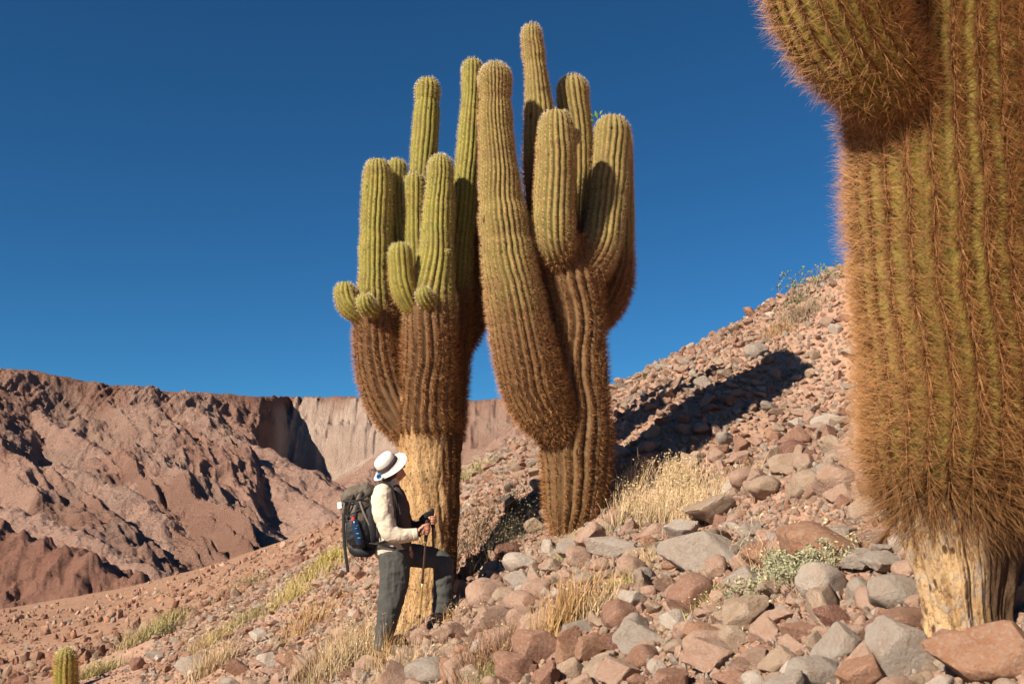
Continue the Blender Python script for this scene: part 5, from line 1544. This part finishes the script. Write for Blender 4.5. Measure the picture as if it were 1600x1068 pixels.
link('bottle_body', mesh_np('bottle_body', V, [F4, F3]), M_bot, bot)
V, F4, F3 = tube([(Q(553, 813, -.18), .017, .017), (Q(551.5, 808, -.18), .017, .017)], n=16)
link('cap', mesh_np('cap', V, [F4, F3]), simple('red_cap', (.55, .05, .05), .4), bot)
strap('lid_buckle_strap', [Q(552, 772, -.135), Q(547, 785, -.15), Q(544, 800, -.135), Q(546, 818, -.12)], .012, .004, side=(1, 0, 0))
strap('lid_seam', [Q(536, 782, -.125), Q(550, 783, -.152), Q(566, 778, -.155), Q(580, 770, -.135)], .008, .004, side=(0, 0, 1))
strap('side_panel', [Q(578, 790, -.13), Q(580, 812, -.145), Q(582, 838, -.14), Q(578, 856, -.11)], .045, .02, side=(1, 0, 0), mat=M_meshp)
strap('bottom_panel', [Q(548, 856, -.10), Q(560, 862, -.135), Q(575, 863, -.13), Q(584, 858, -.10)], .035, .02, side=(0, 0, 1), mat=M_meshp)
# pale blue printing on the bottle
for (u_, v_, a_, b_) in ((556.5, 825, .012, .003), (559, 833, .014, .007), (561, 840, .014, .005), (558, 821, .004, .008)):
    V, q_, t_ = ball(Q(u_, v_, -.2225), (a_, .004, b_), None, 2)
    link('bottle_print', mesh_np('bottle_print', V, t_), simple('light_blue_print', (.05, .26, .48), .4), bot)
V, q_, t_ = ball(Q(530.5, 789, -.10), (.017, .008, .030), [[.97, -.1, .2], [.1, 1, 0], [-.2, 0, .97]], 3)
tagm = bpy.data.meshes.new('white_tag')
bm = bmesh.new(); bmesh.ops.create_cube(bm, size=1); bmesh.ops.scale(bm, vec=(.034, .008, .052), verts=bm.verts); bmesh.ops.bevel(bm, geom=bm.edges[:], offset=.003, segments=2)
bmesh.ops.rotate(bm, cent=(0, 0, 0), matrix=Matrix.Rotation(-.12, 3, 'Y'), verts=bm.verts); bmesh.ops.translate(bm, vec=Q(530.5, 789, -.10), verts=bm.verts); bm.to_mesh(tagm); bm.free()
link('white_tag', tagm, simple('white_tag_plastic', (.75, .78, .85), .4), pack)

# --- trekking poles
def pole(label, top, bottom, d, lower, strapdir):
    o = empty('trekking_pole', bottom, label, 'trekking pole', 'trekking poles held by the hiker')
    def seg(name, a, b, r0, r1, mat, n=10):
        V, F4, F3 = tube([(top.lerp(bottom, a), r0, r0), (top.lerp(bottom, (a + b) / 2), (r0 + r1) / 2, (r0 + r1) / 2), (top.lerp(bottom, b), r1, r1)], n=n, sub=4)
        return link(name, mesh_np(name, V, [F4, F3]), mat, o)
    gm = simple('cork_black_grip', (.02, .02, .02), .8)
    V, F4, F3 = tube([(top.lerp(bottom, -.02), .014, .014), (top.lerp(bottom, .0), .019, .019), (top.lerp(bottom, .03), .015, .015), (top.lerp(bottom, .08), .0155, .0155), (top.lerp(bottom, .13), .0145, .0145), (top.lerp(bottom, .15), .012, .012)], n=14)
    link('grip', mesh_np('grip', V, [F4, F3]), gm, o)
    seg('upper_shaft', .14, .46, .009, .009, simple('dark_red_brown_shaft', (.06, .028, .022), .35, 40, .2, 0, .5))
    seg('joint', .455, .485, .0115, .0115, gm)
    seg('lower_shaft', .48, .95, .0075, .0065, lower)
    seg('joint', .735, .76, .010, .010, gm)
    seg('tip', .945, 1.0, .006, .003, gm)
    c = top.lerp(bottom, .90)
    ax = (bottom - top).normalized(); s1 = ax.cross(Vector((0, 1, 0))).normalized(); s2 = ax.cross(s1)
    n = 24; V = []
    for rr_, zz in ((.007, -.004), (.024, -.002), (.026, .0), (.024, .002), (.007, .004)):
        for k in range(n):
            a = 2 * math.pi * k / n; q = rr_ * (1 + .08 * math.cos(6 * a))
            V.append(list(c + s1 * q * math.cos(a) + s2 * q * math.sin(a) + ax * zz))
    link('basket', mesh_np('basket', np.array(V), grid_faces(5, n, True)), gm, o)
    return o
goldm = simple('gold_shaft', (.50, .36, .13), .3, 30, .15, 0, .5)
goldm.node_tree.nodes['Principled BSDF'].inputs['Metallic'].default_value = .6
t1_ = Q(667.5, 816, -.20); b1_ = Q(651.5, 1012, -.14)
po = pole('dark and gold trekking pole nearer the viewer, planted in front of the hiker rear leg', t1_, b1_, None, goldm, 1)
t2_ = Q(675, 798, .08); b2_ = Q(681, 968, .22)
pf = pole('black trekking pole farther from the viewer, passing behind the hiker raised thigh', t2_, b2_, None, simple('black_shaft', (.03, .03, .03), .35), 1)
V, F4, F3 = tube([(Q(677, 801, .07), .018, .003), (Q(668, 803, .04), .022, .003), (Q(660, 809, .02), .022, .003), (Q(655, 815, .03), .020, .003), (Q(661, 815, .10), .02, .003), (Q(672, 808, .12), .018, .003)], side=(0, .4, 1), n=8)
link('wrist_strap', mesh_np('wrist_strap', V, [F4, F3]), M_strap, pf)
V, F4, F3 = tube([(Q(668, 818, -.20), .009, .002), (Q(660, 824, -.235), .010, .002), (Q(655, 833, -.245), .010, .002), (Q(657, 838, -.22), .010, .002)], side=(1, .4, 1), n=8)
link('wrist_strap', mesh_np('wrist_strap', V, [F4, F3]), M_strap, po)
